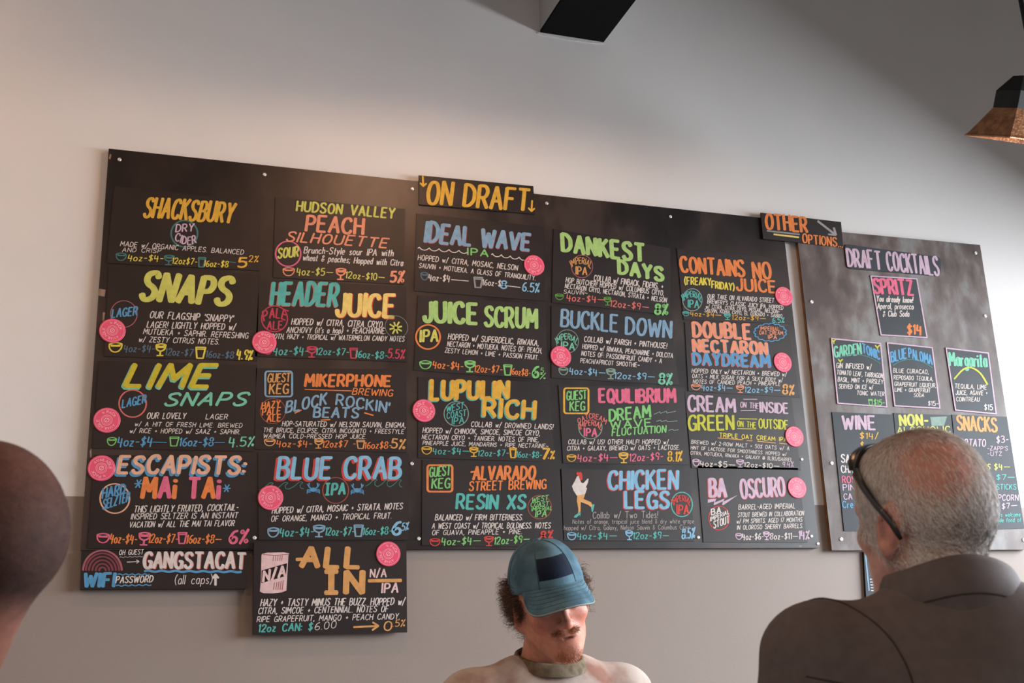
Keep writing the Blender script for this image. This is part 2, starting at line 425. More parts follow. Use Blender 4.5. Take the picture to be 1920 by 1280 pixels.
class Ink:
    """collects strokes given in pixels and lays them on the wall plane"""
    def __init__(self):
        self.V, self.F, self.M, self.cols = [], [], [], []
        self.n = 0
    def ci(self, c):
        if c not in self.cols:
            self.cols.append(c)
        return self.cols.index(c)
    def ribbon(self, p, w, c, off, brush=True, cap=True):
        p = np.asarray(p, float)
        if len(p) > 1:
            keep = np.r_[True, np.hypot(*(np.diff(p, axis=0).T)) > 1e-4]
            p = p[keep]
        if len(p) < 2:
            p = np.vstack([p, p + [0.01, 0.0]])
        n = len(p)
        closed = n > 3 and np.hypot(*(p[0] - p[-1])) < 1e-3
        d = np.diff(p, axis=0)
        L = np.hypot(d[:, 0], d[:, 1])
        d = d / L[:, None]
        ci = self.ci(c)
        big = w > 2.2
        hw = np.full(n, w / 2)
        nr = np.stack([-d[:, 1], d[:, 0]], 1)
        N = np.zeros((n, 2))
        N[:-1] += nr
        N[1:] += nr
        if closed:
            N[0] += nr[-1]
            N[-1] += nr[0]
        ln = np.hypot(N[:, 0], N[:, 1])
        ln[ln < 1e-6] = 1
        N = N / ln[:, None]
        # split at sharp corners
        k0 = 0
        runs = []
        for i in range(1, n - 1):
            if d[i - 1] @ d[i] < 0.55:
                runs.append((k0, i))
                k0 = i
        runs.append((k0, n - 1))
        off0 = off
        for a, b in runs:
            self.n += 1
            off = off0 + (self.n % 40) * 4e-6
            seg = p[a:b + 1]
            dd = d[a:b]
            nn = N[a:b + 1].copy()
            if not (closed and a == 0 and b == n - 1):
                nn[0] = nr[a]
                nn[-1] = nr[b - 1]
            base = len(self.V)
            hs = np.full(len(seg), w / 2)
            if brush and w > 1.6:
                dv = np.zeros(len(seg))
                dv[:-1] = np.abs(dd[:, 1])
                dv[-1] = abs(dd[-1, 1])
                if len(seg) > 2:
                    dv[1:-1] = .5 * (dv[1:-1] + np.abs(dd[:-1, 1]))
                hs = hs * (.8 + .3 * dv)
            m = len(seg)
            pts = []
            for i in range(m):
                pts.append(seg[i] + nn[i] * hs[i])
                pts.append(seg[i] - nn[i] * hs[i])
            self.V += [at(q[0], q[1], off) for q in pts]
            for i in range(m - 1):
                self.F.append((base + 2 * i, base + 2 * i + 1, base + 2 * i + 3, base + 2 * i + 2))
                self.M.append(ci)
            if cap and not (closed and a == 0 and b == n - 1):
                for e, dr in ((0, -dd[0]), (m - 1, dd[-1])):
                    k = 4 if big else 2
                    h = hs[e]
                    fan = []
                    nx = np.array([-dr[1], dr[0]])
                    ext = 0.55 if brush else 1.0
                    for j in range(k + 1):
                        th = math.pi * j / k
                        fan.append(seg[e] + nx * h * math.cos(th) + dr * h * math.sin(th) * ext)
                    fb = len(self.V)
                    self.V += [at(q[0], q[1], off) for q in fan]
                    self.F.append(tuple(range(fb, fb + k + 1)))
                    self.M.append(ci)
    def poly(self, pts, c, off):
        b = len(self.V)
        self.V += [at(q[0], q[1], off) for q in pts]
        self.F.append(tuple(range(b, b + len(pts))))
        self.M.append(self.ci(c))
    def text(self, s, x0, y0, x1, y1, h, c, w, sl, off, arc=0.0, h2=None, jit=0.03):
        fine = h > 18
        gap = 1.7 + w * 5
        wid = []
        for ch in s:
            wid.append((3.0 if fine else 4.2) if ch == ' ' else glyph(ch, fine)[1])
        tot = sum(wid) + gap * (len(s) - 1)
        x = 0.0
        p0, p1 = np.array([x0, y0], float), np.array([x1, y1], float)
        L = np.hypot(*(p1 - p0))
        dr = (p1 - p0) / L
        kx = L / max(tot, 1e-6)
        if len(s) == 1 and wid[0] < 1:
            kx = h / 10
        h2 = h if h2 is None else h2
        sw = max(min(w * h * (1.12 if fine else 1.0), 2.7 * kx if len(s) > 2 else 1e9), 0.95)
        for i, ch in enumerate(s):
            if ch != ' ':
                st, gw = glyph(ch, fine)
                col = c[i] if isinstance(c, (list, tuple)) else c
                jr = random.uniform(-jit, jit)
                js = 1 + random.uniform(-jit, jit)
                jy = random.uniform(-jit, jit) * h * .7
                for q in st:
                    xs = (x + q[:, 0])
                    t = np.clip(xs / max(tot, 1e-6), 0, 1)
                    hh = (h + (h2 - h) * t) / 10 * js
                    base = p0 + np.outer(xs * kx, dr)
                    base[:, 1] -= arc * 4 * t * (1 - t) - jy
                    up = VPV - base
                    up /= np.hypot(up[:, 0], up[:, 1])[:, None]
                    if arc:
                        sl_t = (t - .5) * 8 * arc / L * .45
                    else:
                        sl_t = 0
                    pos = base + up * (q[:, 1] * hh)[:, None] + np.outer((sl + jr + sl_t) * q[:, 1] * hh, dr) if not arc else \
                        base + up * (q[:, 1] * hh)[:, None] + ((sl + jr + sl_t) * q[:, 1] * hh)[:, None] * dr
                    self.ribbon(pos, sw, col, off)
            x += wid[i] + gap
    def circle(self, cx, cy, r, w, c, off, ry=None, a0=0.0, a1=360.0, n=40):
        ry = ry or r
        t = np.radians(np.linspace(a0, a1, n))
        p = np.stack([cx + r * np.cos(t), cy - ry * np.sin(t)], 1)
        if a1 - a0 >= 360:
            p[-1] = p[0]
        self.ribbon(p, w, c, off, cap=a1 - a0 < 360)
    def build(self, name, parent):
        if not self.F:
            return None
        return mesh(name, self.V, self.F, [pen(c) for c in self.cols], parent, self.M)

m_slate = mat('card_black', srgb(25, 14, 12), 0.5, 0.45, var=0.3, scale=7, color2=srgb(34, 21, 18), bump=0.06)
m_edge = mat('plywood_edge', srgb(150, 104, 66), 0.7, 0.3, var=0.3, scale=30)
m_dedge = mat('painted_edge', srgb(30, 26, 26), 0.6, 0.3)
m_bluecard = mat('card_slate_blue', srgb(52, 56, 60), 0.6, 0.3, var=0.2, scale=9)

def slab(name, quad, f_off, b_off, mats, parent=None, n=1, rounded=0.0):
    """plate on the wall: quad = TL,TR,BR,BL pixels of its face, from b_off to f_off in front of the wall"""
    q = np.array(quad, float)
    if rounded:
        pts = []
        for i in range(4):
            p, a, b = q[i], q[(i - 1) % 4], q[(i + 1) % 4]
            pa, pb_ = p + (a - p) / np.hypot(*(a - p)) * rounded, p + (b - p) / np.hypot(*(b - p)) * rounded
            for k in range(5):
                t = k / 4
                pts.append((1 - t) ** 2 * pa + 2 * t * (1 - t) * p + t * t * pb_)
        q = np.array(pts)
    m = len(q)
    fv = [at(x, y, f_off) for x, y in q]
    V = fv + [np.array([v[0], WALL_Y - b_off, v[2]]) for v in fv]
    Fc = [tuple(range(m - 1, -1, -1))] + [(i, (i + 1) % m, (i + 1) % m + m, i + m) for i in range(m)] + [tuple(range(m, 2 * m))]
    return mesh(name, V, Fc, mats, parent, [0] + [1] * m + [1] if isinstance(mats, (list, tuple)) else None)

class Card:
    def __init__(self, name, label, cat, quad, zoom, f_off=0.0225, b_off=0.0202, mats=None, group=None, rounded=0.0, panel='panel'):
        q = [at(x, y, f_off) for x, y in quad]
        base = (q[2] + q[3]) / 2
        self.root = tag(empty(name, (base[0], WALL_Y - b_off, base[2])), label, cat, group)
        slab(panel, quad, f_off, b_off, mats or [m_slate, m_dedge], self.root, rounded=rounded)
        self.ox, self.oy, self.s = zoom
        self.off = f_off
        self.layers = {}
        self.np = 0
        self.quad = quad
    def g(self, grp):
        return self.layers.setdefault(grp, Ink())
    def p(self, x, y):
        return self.ox + x / self.s, self.oy + y / self.s
    def t(self, s, x0, y0, x1, y1, h, c, w=.16, sl=0.12, sh=None, arc=0, h2=None, g='title_lettering'):
        k = self.s
        a, b = self.p(x0, y0), self.p(x1, y1)
        ink = self.g(g)
        st = random.getstate()
        if sh:
            ink.text(s, a[0] + sh[1] / k, a[1] + sh[2] / k, b[0] + sh[1] / k, b[1] + sh[2] / k, h / k, sh[0], w * 1.15, sl, self.off + .0003, arc / k, h2 and h2 / k)
            random.setstate(st)
        ink.text(s, a[0], a[1], b[0], b[1], h / k, c, w, sl, self.off + .0006, arc / k, h2 and h2 / k)
    def d(self, s, x0, y0, x1, y1, h, c='white', w=.135, sl=.2):
        self.t(s, x0, y0, x1, y1, h * .94, c, w * 1.1, sl, g='description_lettering')
    def pr(self, *items):
        for it in items:
            s, x0, y0, x1, y1, h, c = it[:7]
            w = it[7] if len(it) > 7 else .15
            if s[0] == '$':
                self.np += 1
            g = 'strength_lettering' if s[-1] == '%' or (len(s) == 1 and s in '567890') else 'price_lettering#%d' % self.np
            if s in '{}^':
                w = .13
                self.np += 1
                g = 'price_lettering#%d' % self.np
            self.t(s, x0, y0, x1, y1, h, c, w, .14 if s not in '{}^' else 0.04, g=g)
    def line(self, pts, w, c, g='title_lettering', lift=.0006):
        self.g(g).ribbon([self.p(*q) for q in pts], w / self.s, c, self.off + lift)
    def wave(self, x0, y0, x1, y1, n, a, w, c, g='title_lettering', curl=False):
        pts = []
        for i in range(n * 8 + 1):
            t = i / (n * 8)
            ph = t * n * 2 * math.pi
            x = x0 + (x1 - x0) * t + (a * .9 * math.cos(ph) if curl else 0)
            pts.append((x, y0 + (y1 - y0) * t - a * math.sin(ph)))
        self.line(pts, w, c, g)
    def ring(self, cx, cy, r, w, c, ry=None, g='style_badge', a0=0, a1=360):
        x, y = self.p(cx, cy)
        self.g(g).circle(x, y, r / self.s, w / self.s, c, self.off + .0004, (ry or r) / self.s, a0, a1)
    def rect(self, x0, y0, x1, y1, w, c, g='style_badge'):
        r = 30
        pts = []
        for cx, cy, a in ((x1 - r, y0 + r, 90), (x0 + r, y0 + r, 180), (x0 + r, y1 - r, 270), (x1 - r, y1 - r, 360)):
            for k in range(5):
                th = math.radians(a - 90 + 22.5 * k + 0)
                pts.append((cx + r * math.cos(th), cy - r * math.sin(th)))
        pts.append(pts[0])
        self.line(pts, w, c, g)
    def bt(self, s, x0, y0, x1, y1, h, c, w=.18, arc=0, sl=.08, g='style_badge'):
        self.t(s, x0, y0, x1, y1, h, c, w, sl, arc=arc, g=g)
    def fill(self, pts, c, g, lift=.0004):
        self.g(g).poly([self.p(*q) for q in pts], c, self.off + lift)
    def done(self):
        for k, ink in self.layers.items():
            ink.build(k.split('#')[0], self.root)
        return self.root

# ------------------------------------------------------------------ the steel menu boards
def steel(name, c1, c2, c3, rough, metal, sc):
    m = bpy.data.materials.new(name)
    m.use_nodes = True
    nt = m.node_tree
    p = nt.nodes['Principled BSDF']
    tc = nt.nodes.new('ShaderNodeTexCoord')
    mp = nt.nodes.new('ShaderNodeMapping')
    mp.inputs['Scale'].default_value = (1.0, 1.0, 0.55)
    nt.links.new(tc.outputs['Object'], mp.inputs['Vector'])
    n1 = nt.nodes.new('ShaderNodeTexNoise')
    n1.inputs['Scale'].default_value = sc
    n1.inputs['Detail'].default_value = 6
    n1.inputs['Roughness'].default_value = .62
    n2 = nt.nodes.new('ShaderNodeTexNoise')
    n2.inputs['Scale'].default_value = sc * 5
    n2.inputs['Detail'].default_value = 5
    nt.links.new(mp.outputs['Vector'], n1.inputs['Vector'])
    nt.links.new(mp.outputs['Vector'], n2.inputs['Vector'])
    r = nt.nodes.new('ShaderNodeValToRGB')
    r.color_ramp.elements[0].position = .41
    r.color_ramp.elements[0].color = c1
    r.color_ramp.elements[1].position = .60
    r.color_ramp.elements[1].color = c3
    e = r.color_ramp.elements.new(.5)
    e.color = c2
    ad = nt.nodes.new('ShaderNodeMath')
    ad.operation = 'MULTIPLY_ADD'
    ad.inputs[1].default_value = .35
    nt.links.new(n2.outputs['Fac'], ad.inputs[0])
    ml = nt.nodes.new('ShaderNodeMath')
    ml.operation = 'MULTIPLY'
    ml.inputs[1].default_value = .65
    nt.links.new(n1.outputs['Fac'], ml.inputs[0])
    nt.links.new(ml.outputs[0], ad.inputs[2])
    nt.links.new(ad.outputs[0], r.inputs['Fac'])
    nt.links.new(r.outputs['Color'], p.inputs['Base Color'])
    rr = nt.nodes.new('ShaderNodeMapRange')
    rr.inputs['To Min'].default_value = rough - .07
    rr.inputs['To Max'].default_value = rough + .1
    nt.links.new(n2.outputs['Fac'], rr.inputs['Value'])
    nt.links.new(rr.outputs['Result'], p.inputs['Roughness'])
    p.inputs['Metallic'].default_value = metal
    p.inputs['Specular IOR Level'].default_value = .5
    return m

m_board = steel('blackened_steel', srgb(21, 13, 12), srgb(33, 22, 19), srgb(56, 42, 36), .4, 0.0, 2.2)
m_rust = steel('weathered_steel', srgb(64, 49, 44), srgb(92, 77, 71), srgb(120, 117, 115), .56, .0, 3.6)
m_screw = mat('bright_screw', (0.75, 0.72, 0.68, 1), 0.35, 0.5, 0.6)
m_chip = mat('chipped_paint', srgb(150, 122, 104), 0.7, 0.3, var=.3, scale=80)

def screw(px, py, off, parent, r=.0062):
    c = at(px, py, off)
    V, Fc = [(c[0], c[1] - .0035, c[2])], []
    for ring, (rr, d) in enumerate(((.35, .0028), (.8, .003), (1.0, .0005))):
        for i in range(10):
            a = i * .6283
            V.append((c[0] + r * rr * math.cos(a), c[1] - d, c[2] + r * rr * math.sin(a)))
    V[0] = (c[0], c[1] - .0008, c[2])
    for i in range(10):
        j = (i + 1) % 10
        Fc += [(0, 1 + i, 1 + j), (1 + i, 11 + i, 11 + j, 1 + j), (11 + i, 21 + i, 21 + j, 11 + j)]
    mesh('screw', V, Fc, m_screw, parent, smooth=True)

MQ = [(203.8, 278.4), (1467, 412.3), (1536.2, 1026.8), (151, 1031.5)]
bb = (at(*MQ[2], .02) + at(*MQ[3], .02)) / 2
mb = tag(empty('menu_board', (bb[0], WALL_Y - .002, bb[2])), 'wide blackened steel board carrying the hand lettered beer list', 'menu board')
slab('steel_sheet', MQ, .02, 0.002, [m_board, m_dedge], mb)
for x, y in ((224, 299), (496, 327), (773, 354), (1025, 381), (1257, 406), (477, 1008), (785, 1009.5), (1309, 1007), (1503, 861), (1521, 1005), (1533, 1019), (772, 869)):
    screw(x, y, .02, mb)
chips = [[(186, 541), (198, 543), (196, 556), (184, 554)], [(193, 585), (197, 586), (195, 604), (192, 602)], [(168, 846), (171, 840), (172, 856), (169, 858)],
         [(206, 288), (209, 290), (207, 299), (204, 297)], [(1498, 1023), (1504, 1022), (1503, 1025), (1499, 1025)]]
for c in chips:
    mesh('paint_chip', [at(x, y, .0203) for x, y in c], [(0, 1, 2, 3)], m_chip, mb)

RQ = [(1493, 427), (1837.6, 459), (1927, 1030), (1559.7, 1031.5)]
bb = (at(*RQ[2], .024) + at(*RQ[3], .024)) / 2
rb = tag(empty('cocktail_board', (bb[0], WALL_Y - .002, bb[2])), 'weathered grey brown steel board with cocktail, wine and snack cards', 'menu board')
slab('steel_sheet', RQ, .024, .02, [m_rust, m_dedge], rb)
slab('plywood_backing', [(RQ[0][0] + .5, RQ[0][1] + .5), (RQ[1][0] - .5, RQ[1][1] + .5), (RQ[2][0] - .5, RQ[2][1] - .5), (RQ[3][0] + .5, RQ[3][1] - .5)], 0.0198, 0.002, [m_edge, m_edge], rb)
for x, y in ((1521.5, 565.5), (1829, 474), (1847, 592), (1559, 868), (1577, 1010.5), (1919, 1012)):
    screw(x, y, .024, rb, .008)

# ------------------------------------------------------------------ beer cards of the main board
GC = 'beer cards on the main menu board'
A1, A2, A3, A4 = (140, 270, 5.3333), (140, 500, 5.3333), (140, 670, 5.3333), (140, 840, 4.7417)
B1, B2, B3, B4, B5 = (460, 310, 5.567), (460, 510, 5.567), (460, 680, 5.818), (460, 840, 5.818), (460, 1000, 5.818)
C1, C2, C3, C4 = (760, 320, 5.3345), (760, 540, 6.6207), (760, 700, 6.6207), (760, 850, 6.1935)
D1, D2, D3, D4 = (1020, 410, 6.737), (1020, 560, 7.111), (1020, 710, 6.6207), (1040, 860, 6.857)
E1, E2, E3, E4 = (1260, 390, 5.818), (1260, 590, 6.857), (1270, 730, 7.111), (1290, 860, 6.857)
F1, F2, F3 = (1410, 390, 3.7647), (1540, 620, 5.3333), (1540, 760, 4.413)

def beer(title, quad, zoom, **kw):
    return Card('menu_card', 'black menu card lettered ' + title, 'menu card', quad, zoom, group=GC, **kw)

k = beer('SHACKSBURY with a dry cider badge', [(214, 349), (489, 378), (486, 507), (200, 493)], A1)
k.t('SHACKSBURY', 690, 728, 1565, 785, 195, 'gold', .19, .2)
k.ring(1097, 895, 132, 15, 'dteal')
k.bt('DRY', 1010, 878, 1185, 870, 75, 'lilac'); k.bt('CIDER', 1000, 955, 1215, 985, 75, 'lilac', arc=-30)
k.d('MADE w/ ORGANIC APPLES. BALANCED', 455, 1018, 1685, 1105, 50); k.d('AND CRISP', 475, 1076, 858, 1088, 44)
k.pr(('{', 410, 1162, 512, 1166, 78, 'dteal'), ('4oz-$4-', 530, 1165, 880, 1172, 60, 'yellow'), ('}', 890, 1203, 985, 1205, 92, 'dteal'), ('12oz$7-', 975, 1195, 1220, 1205, 60, 'yellow'),
     ('^', 1230, 1228, 1300, 1230, 100, 'dteal'), ('16oz-$8', 1290, 1222, 1530, 1230, 60, 'yellow'), ('5', 1630, 1230, 1710, 1232, 95, 'gold', .22), ('.2%', 1720, 1175, 1830, 1180, 62, 'gold'))
k.line([(1470, 1165), (1610, 1186)], 9, 'dteal', 'price_lettering')
k.done()

k = beer('SNAPS with a lager badge', [(204, 500), (486, 514), (482, 676), (195, 668)], A2)
k.t('SNAPS', 660, 325, 1530, 375, 265, 'lime', .22, .22)
k.ring(492, 472, 133, 9, 'rose'); k.bt('LAGER', 372, 508, 620, 482, 82, 'blue')
k.d("OUR FLAGSHIP 'SNAPPY'", 750, 510, 1580, 552, 70); k.d('LAGER! LIGHTLY HOPPED w/', 720, 606, 1600, 632, 65)
k.d('MUTUEKA + SAPHIR. REFRESHING', 685, 672, 1730, 716, 58); k.d('w/ ZESTY CITRUS NOTES.', 640, 748, 1440, 775, 55)
k.pr(('{', 340, 850, 468, 850, 98, 'yellow'), ('4oz-$4-', 490, 850, 795, 852, 66, 'dsteel'), ('}', 805, 885, 900, 885, 115, 'yellow'), ('12oz-$7', 905, 882, 1175, 892, 66, 'dsteel'),
     ('^', 1205, 910, 1300, 912, 110, 'yellow'), ('16oz-$8', 1310, 905, 1585, 915, 66, 'dsteel'), ('4.9%', 1620, 918, 1770, 932, 92, 'yellow', .17))
k.done()

k = beer('LIME SNAPS in slanted letters', [(186, 676), (482, 684), (474, 846), (173, 840)], A3)
k.t('LIME', 505, 285, 1330, 292, 218, 'olive', .21, .42, ('mint', -12, 16))
k.t('SNAPS', 895, 478, 1690, 476, 122, 'mint', .2, .5)
k.ring(580, 460, 136, 14, 'coral'); k.bt('LAGER', 475, 502, 710, 452, 80, 'blue')
k.d('OUR LOVELY', 720, 610, 1105, 612, 62); k.d('LAGER', 1310, 615, 1525, 617, 52)
k.d('w/ A HIT OF FRESH LIME. BREWED', 600, 685, 1670, 702, 46); k.d('w/ RICE + HOPPED w/ SAAZ + SAPHIR.', 550, 753, 1650, 766, 48)
k.pr(('{', 322, 880, 410, 880, 80, 'green'), ('4oz-$4', 425, 885, 765, 885, 88, 'blue'), ('^', 945, 885, 1035, 885, 92, 'green'), ('16oz-$8', 1045, 885, 1380, 885, 82, 'blue'), ('4.5%', 1540, 890, 1785, 884, 90, 'mint'))
k.line([(780, 845), (920, 848)], 9, 'blue', 'price_lettering'); k.line([(1400, 848), (1500, 848)], 9, 'blue', 'price_lettering')
k.done()

k = beer('ESCAPISTS: MAI TAI in peach, orange and pink', [(177, 852), (474, 856), (468, 1028), (164, 1028)], A4)
k.t('ESCAPISTS:', 385, 218, 1500, 225, 150, 'peach', .2, .14, ('blue', -14, 18))
k.t('*', 520, 372, 590, 372, 110, 'blue', .1); k.t('*', 1312, 408, 1378, 408, 100, 'blue', .1)
k.t('MAi TAi', 600, 437, 1275, 442, 175, ['orange', 'pink', 'orange', 'pink', 'pink', 'orange', 'pink'], .2, .05)
k.ring(357, 447, 131, 13, 'peach'); k.bt('HARD', 245, 445, 442, 400, 85, 'blue'); k.bt('SELZTER', 248, 545, 482, 470, 85, 'blue')
k.d('THIS LIGHTLY FRUITED, COCKTAIL-', 525, 570, 1450, 552, 60); k.d('INSPIRED SELTZER IS AN INSTANT', 500, 632, 1445, 620, 53); k.d('VACATION w/ ALL THE MAI TAI FLAVOR', 485, 704, 1415, 690, 53)
k.pr(('{', 195, 840, 303, 842, 88, 'pink'), ('4oz-$4-', 310, 840, 548, 845, 76, 'orange'), ('}', 565, 858, 660, 860, 108, 'pink'), ('12oz-$7-', 655, 840, 912, 840, 74, 'orange'),
     ('^', 915, 845, 990, 845, 100, 'pink'), ('16oz-$8_', 990, 845, 1300, 840, 74, 'orange'), ('6%', 1372, 845, 1530, 842, 112, 'pink', .18))
k.done()

k = Card('notice_card', 'black notice card with wifi arcs and the word GANGSTACAT', 'notice card', [(152.5, 1032.5), (464, 1033), (461, 1103.5), (150, 1104.5)], A4, .026, .002)
for r in (30, 60, 90, 120, 148, 172):
    k.ring(247, 1090, r, 17, 'maroon' if r != 172 else 'rose', g='wifi_arcs', a0=2, a1=178, ry=r * 1.05)
k.t('OH GUEST', 395, 948, 608, 942, 42, 'white', .15); k.wave(400, 970, 605, 962, 5, 4, 6, 'dim')
k.line([(465, 1012), (570, 1006)], 7, 'white'); k.line([(548, 992), (573, 1006), (550, 1022)], 7, 'white')
k.t('GANGSTACAT', 612, 1062, 1508, 1066, 135, 'white', .18, .04, ('coral', 5, 5))
k.wave(622, 1092, 1480, 1098, 7, 5, 24, 'blue')
k.t('WIFI', 80, 1232, 345, 1225, 115, 'blue', .24, .06)
k.t('PASSWORD', 365, 1198, 690, 1190, 58, 'white', .17, .15); k.wave(385, 1122, 665, 1122, 5, 5, 11, 'blue'); k.wave(370, 1222, 680, 1215, 5, 5, 11, 'blue')
k.t('(all caps)', 890, 1208, 1218, 1205, 78, 'white', .09); k.line([(1252, 1215), (1252, 1125)], 20, 'white'); k.line([(1228, 1155), (1252, 1122), (1278, 1153)], 18, 'white')
k.done()

k = beer('HUDSON VALLEY PEACH SILHOUETTE with a sour badge', [(516, 369), (760, 392), (758, 533), (512, 520)], B1)
k.t('HUDSON VALLEY', 535, 472, 1550, 550, 100, 'lime', .2, .12); k.t('PEACH', 632, 680, 1225, 720, 160, 'salmon', .17, .1); k.t('SILHOUETTE', 425, 788, 1470, 858, 98, 'salmon', .19, .35)
k.ring(447, 922, 131, 15, 'pink'); k.bt('SOUR', 340, 968, 550, 948, 100, 'lime', .19)
k.d('Brunch-Style sour IPA with', 610, 915, 1540, 947, 72); k.d('wheat & peaches; Hopped with Citra', 600, 990, 1640, 1048, 68)
k.pr(('{', 390, 1150, 508, 1152, 85, 'salmon'), ('4oz-$5_', 535, 1142, 912, 1148, 72, 'lime'), ('}', 945, 1188, 1040, 1190, 113, 'salmon'), ('12oz-$10_', 1045, 1175, 1450, 1200, 68, 'lime'), ('5%', 1512, 1213, 1645, 1215, 108, 'salmon', .2))
k.done()

k = beer('HEADER JUICE with a pale ale badge', [(486, 522), (762, 537), (762, 678), (478, 668)], B2)
k.t('HEADER', 272, 337, 950, 352, 230, 'teal', .17, .1, ('coral', -7, 7)); k.t('JUICE', 955, 455, 1545, 466, 225, 'butter', .18, .05, ('red', 6, 5))
k.ring(305, 487, 135, 13, 'crimson'); k.bt('PALE', 195, 508, 415, 500, 95, 'crimson', .17, arc=30); k.bt('ALE', 225, 600, 382, 596, 85, 'crimson')
k.d('HOPPED w/ CITRA, CITRA CRYO,', 480, 545, 1440, 580, 68); k.d("ANCHOVY (it's a hop) + PEACHARINE.", 430, 632, 1460, 642, 62); k.d('SMOOTH, HAZY + TROPICAL w/ WATERMELON CANDY NOTES', 200, 692, 1655, 722, 54)
k.line([(880, 648), (965, 650)], 5, 'white', 'description_lettering')
k.pr(('{', 190, 855, 275, 860, 90, 'crimson'), ('4oz-$4-', 290, 862, 650, 862, 80, 'teal'), ('}', 645, 885, 740, 886, 112, 'crimson'), ('12oz-$7-', 735, 860, 1078, 866, 68, 'teal'), ('^', 1090, 895, 1165, 897, 104, 'crimson'), ('16oz-$8-', 1150, 890, 1478, 905, 72, 'teal'), ('5.5%', 1485, 893, 1655, 905, 92, 'crimson'))
k.done()

def guest(k, x0, y0, x1, y1, w, c1, c2, a, b):
    g_ = 'guest_keg_badge'; k.rect(x0, y0, x1, y1, w, c1, g_); k.bt('GUEST', *a, c2, .15, g=g_); k.bt('KEG', *b, c2, .16, g=g_)

k = beer("MIKERPHONE BREWING BLOCK ROCKIN' BEATS", [(480, 690), (762, 692), (763, 848), (478, 842)], B3)
guest(k, 218, 92, 510, 368, 20, 'steel', 'tan', (242, 215, 485, 203, 92), (262, 338, 465, 333, 104))
k.t('MIKERPHONE', 652, 256, 1578, 252, 132, 'orange', .19, .1, h2=112); k.line([(650, 290), (1160, 306)], 12, 'orange'); k.t('BREWING', 1165, 343, 1600, 365, 70, 'orange', .17, .25)
k.ring(300, 525, 137, 7, 'brick')
for s, a in (('HAZY', (178, 505, 372, 482)), ('PALE', (185, 572, 380, 560)), ('ALE', (235, 640, 382, 636))):
    k.bt(s, *a, 72, 'orange', .2)
k.t('BLOCK', 440, 545, 880, 452, 118, 'steel', .17, .12); k.t("ROCKIN'", 990, 455, 1565, 545, 112, 'steel', .17, .12); k.t('BEATS', 745, 590, 1225, 600, 105, 'steel', .19, .12)
for q in (((540, 548), (610, 515)), ((1300, 545), (1395, 572)), ((825, 625), (925, 618))):
    k.line(q, 16, 'orange')
k.d('HOP-SATURATED w/ NELSON SAUVIN, ENIGMA,', 400, 690, 1745, 706, 58); k.d('THE BRUCE, ECLIPSE, CITRA INCOGNITO + FREESTYLE', 195, 755, 1725, 772, 50); k.d('WAIMEA COLD-PRESSED HOP JUICE.', 195, 820, 1315, 828, 50)
k.pr(('{', 205, 905, 322, 906, 80, 'tan'), ('4oz-$4-', 340, 915, 722, 915, 70, 'orange'), ('}', 752, 930, 840, 930, 100, 'tan'), ('12oz$7 -', 840, 922, 1200, 916, 70, 'orange'), ('^', 1215, 930, 1300, 932, 92, 'tan'), ('16oz$8-', 1300, 935, 1590, 932, 72, 'orange'), ('5%', 1590, 925, 1735, 938, 98, 'tan', .18))
k.done()

k = beer('BLUE CRAB between two little crabs', [(484, 848), (766, 850), (766, 1012), (485, 1012)], B4)
k.t('BLUE CRAB', 352, 330, 1685, 328, 225, 'sky', .16, .1, ('red', -20, 14))
def curls(x0, y0, x1, y1, n):
    for i in range(n):
        a, b = i / n, (i + 1) / n
        xa, ya, xb, yb = x0 + (x1 - x0) * a, y0 + (y1 - y0) * a, x0 + (x1 - x0) * b, y0 + (y1 - y0) * b
        w = xb - xa
        k.line(cr([(xa, ya), (xa + .35 * w, ya - 28), (xa + .72 * w, ya - 76), (xa + .95 * w, ya - 70), (xa + .78 * w, ya - 48), (xa + .8 * w, ya - 12), (xb, yb)], False), 8, 'dteal')
curls(150, 455, 635, 440, 3); curls(1310, 415, 1710, 425, 3)
for ic, (cx, cy) in enumerate(((742, 452), (1222, 460))):
    cg = 'crab_drawing#%d' % ic
    k.fill([(cx + 36 * math.cos(a * .5236), cy - 24 * math.sin(a * .5236)) for a in range(12)], 'blue', cg)
    for sx in (-1, 1):
        for yy in (0, 16, 30):
            k.line([(cx + sx * 26, cy + yy - 6), (cx + sx * 62, cy + yy - 2), (cx + sx * 70, cy + yy + 14)], 8, 'blue', cg)
        k.line([(cx + sx * 25, cy - 12), (cx + sx * 50, cy - 34), (cx + sx * 44, cy - 72)], 13, 'blue', cg); k.line([(cx + sx * 50, cy - 34), (cx + sx * 66, cy - 62)], 10, 'blue', cg)
k.ring(985, 460, 141, 10, 'brick'); k.bt('|PA', 872, 508, 1082, 500, 120, 'teal', .19)
k.d('HOPPED w/ CITRA, MOSAIC + STRATA. NOTES', 290, 712, 1710, 662, 70); k.d('OF ORANGE, MANGO + TROPICAL FRUIT.', 280, 800, 1590, 764, 64)
k.pr(('{', 242, 968, 360, 968, 108, 'steel'), ('4oz-$4-', 375, 962, 740, 950, 88, 'teal'), ('}', 742, 963, 862, 963, 122, 'steel'), ('12oz-$7-', 870, 950, 1185, 948, 84, 'teal'), ('^', 1185, 963, 1280, 963, 128, 'steel'), ('16oz-$8-', 1280, 945, 1590, 938, 78, 'teal'), ('6', 1602, 945, 1685, 943, 138, 'sky', .2), ('.5%', 1690, 900, 1775, 890, 80, 'sky'))
k.done()

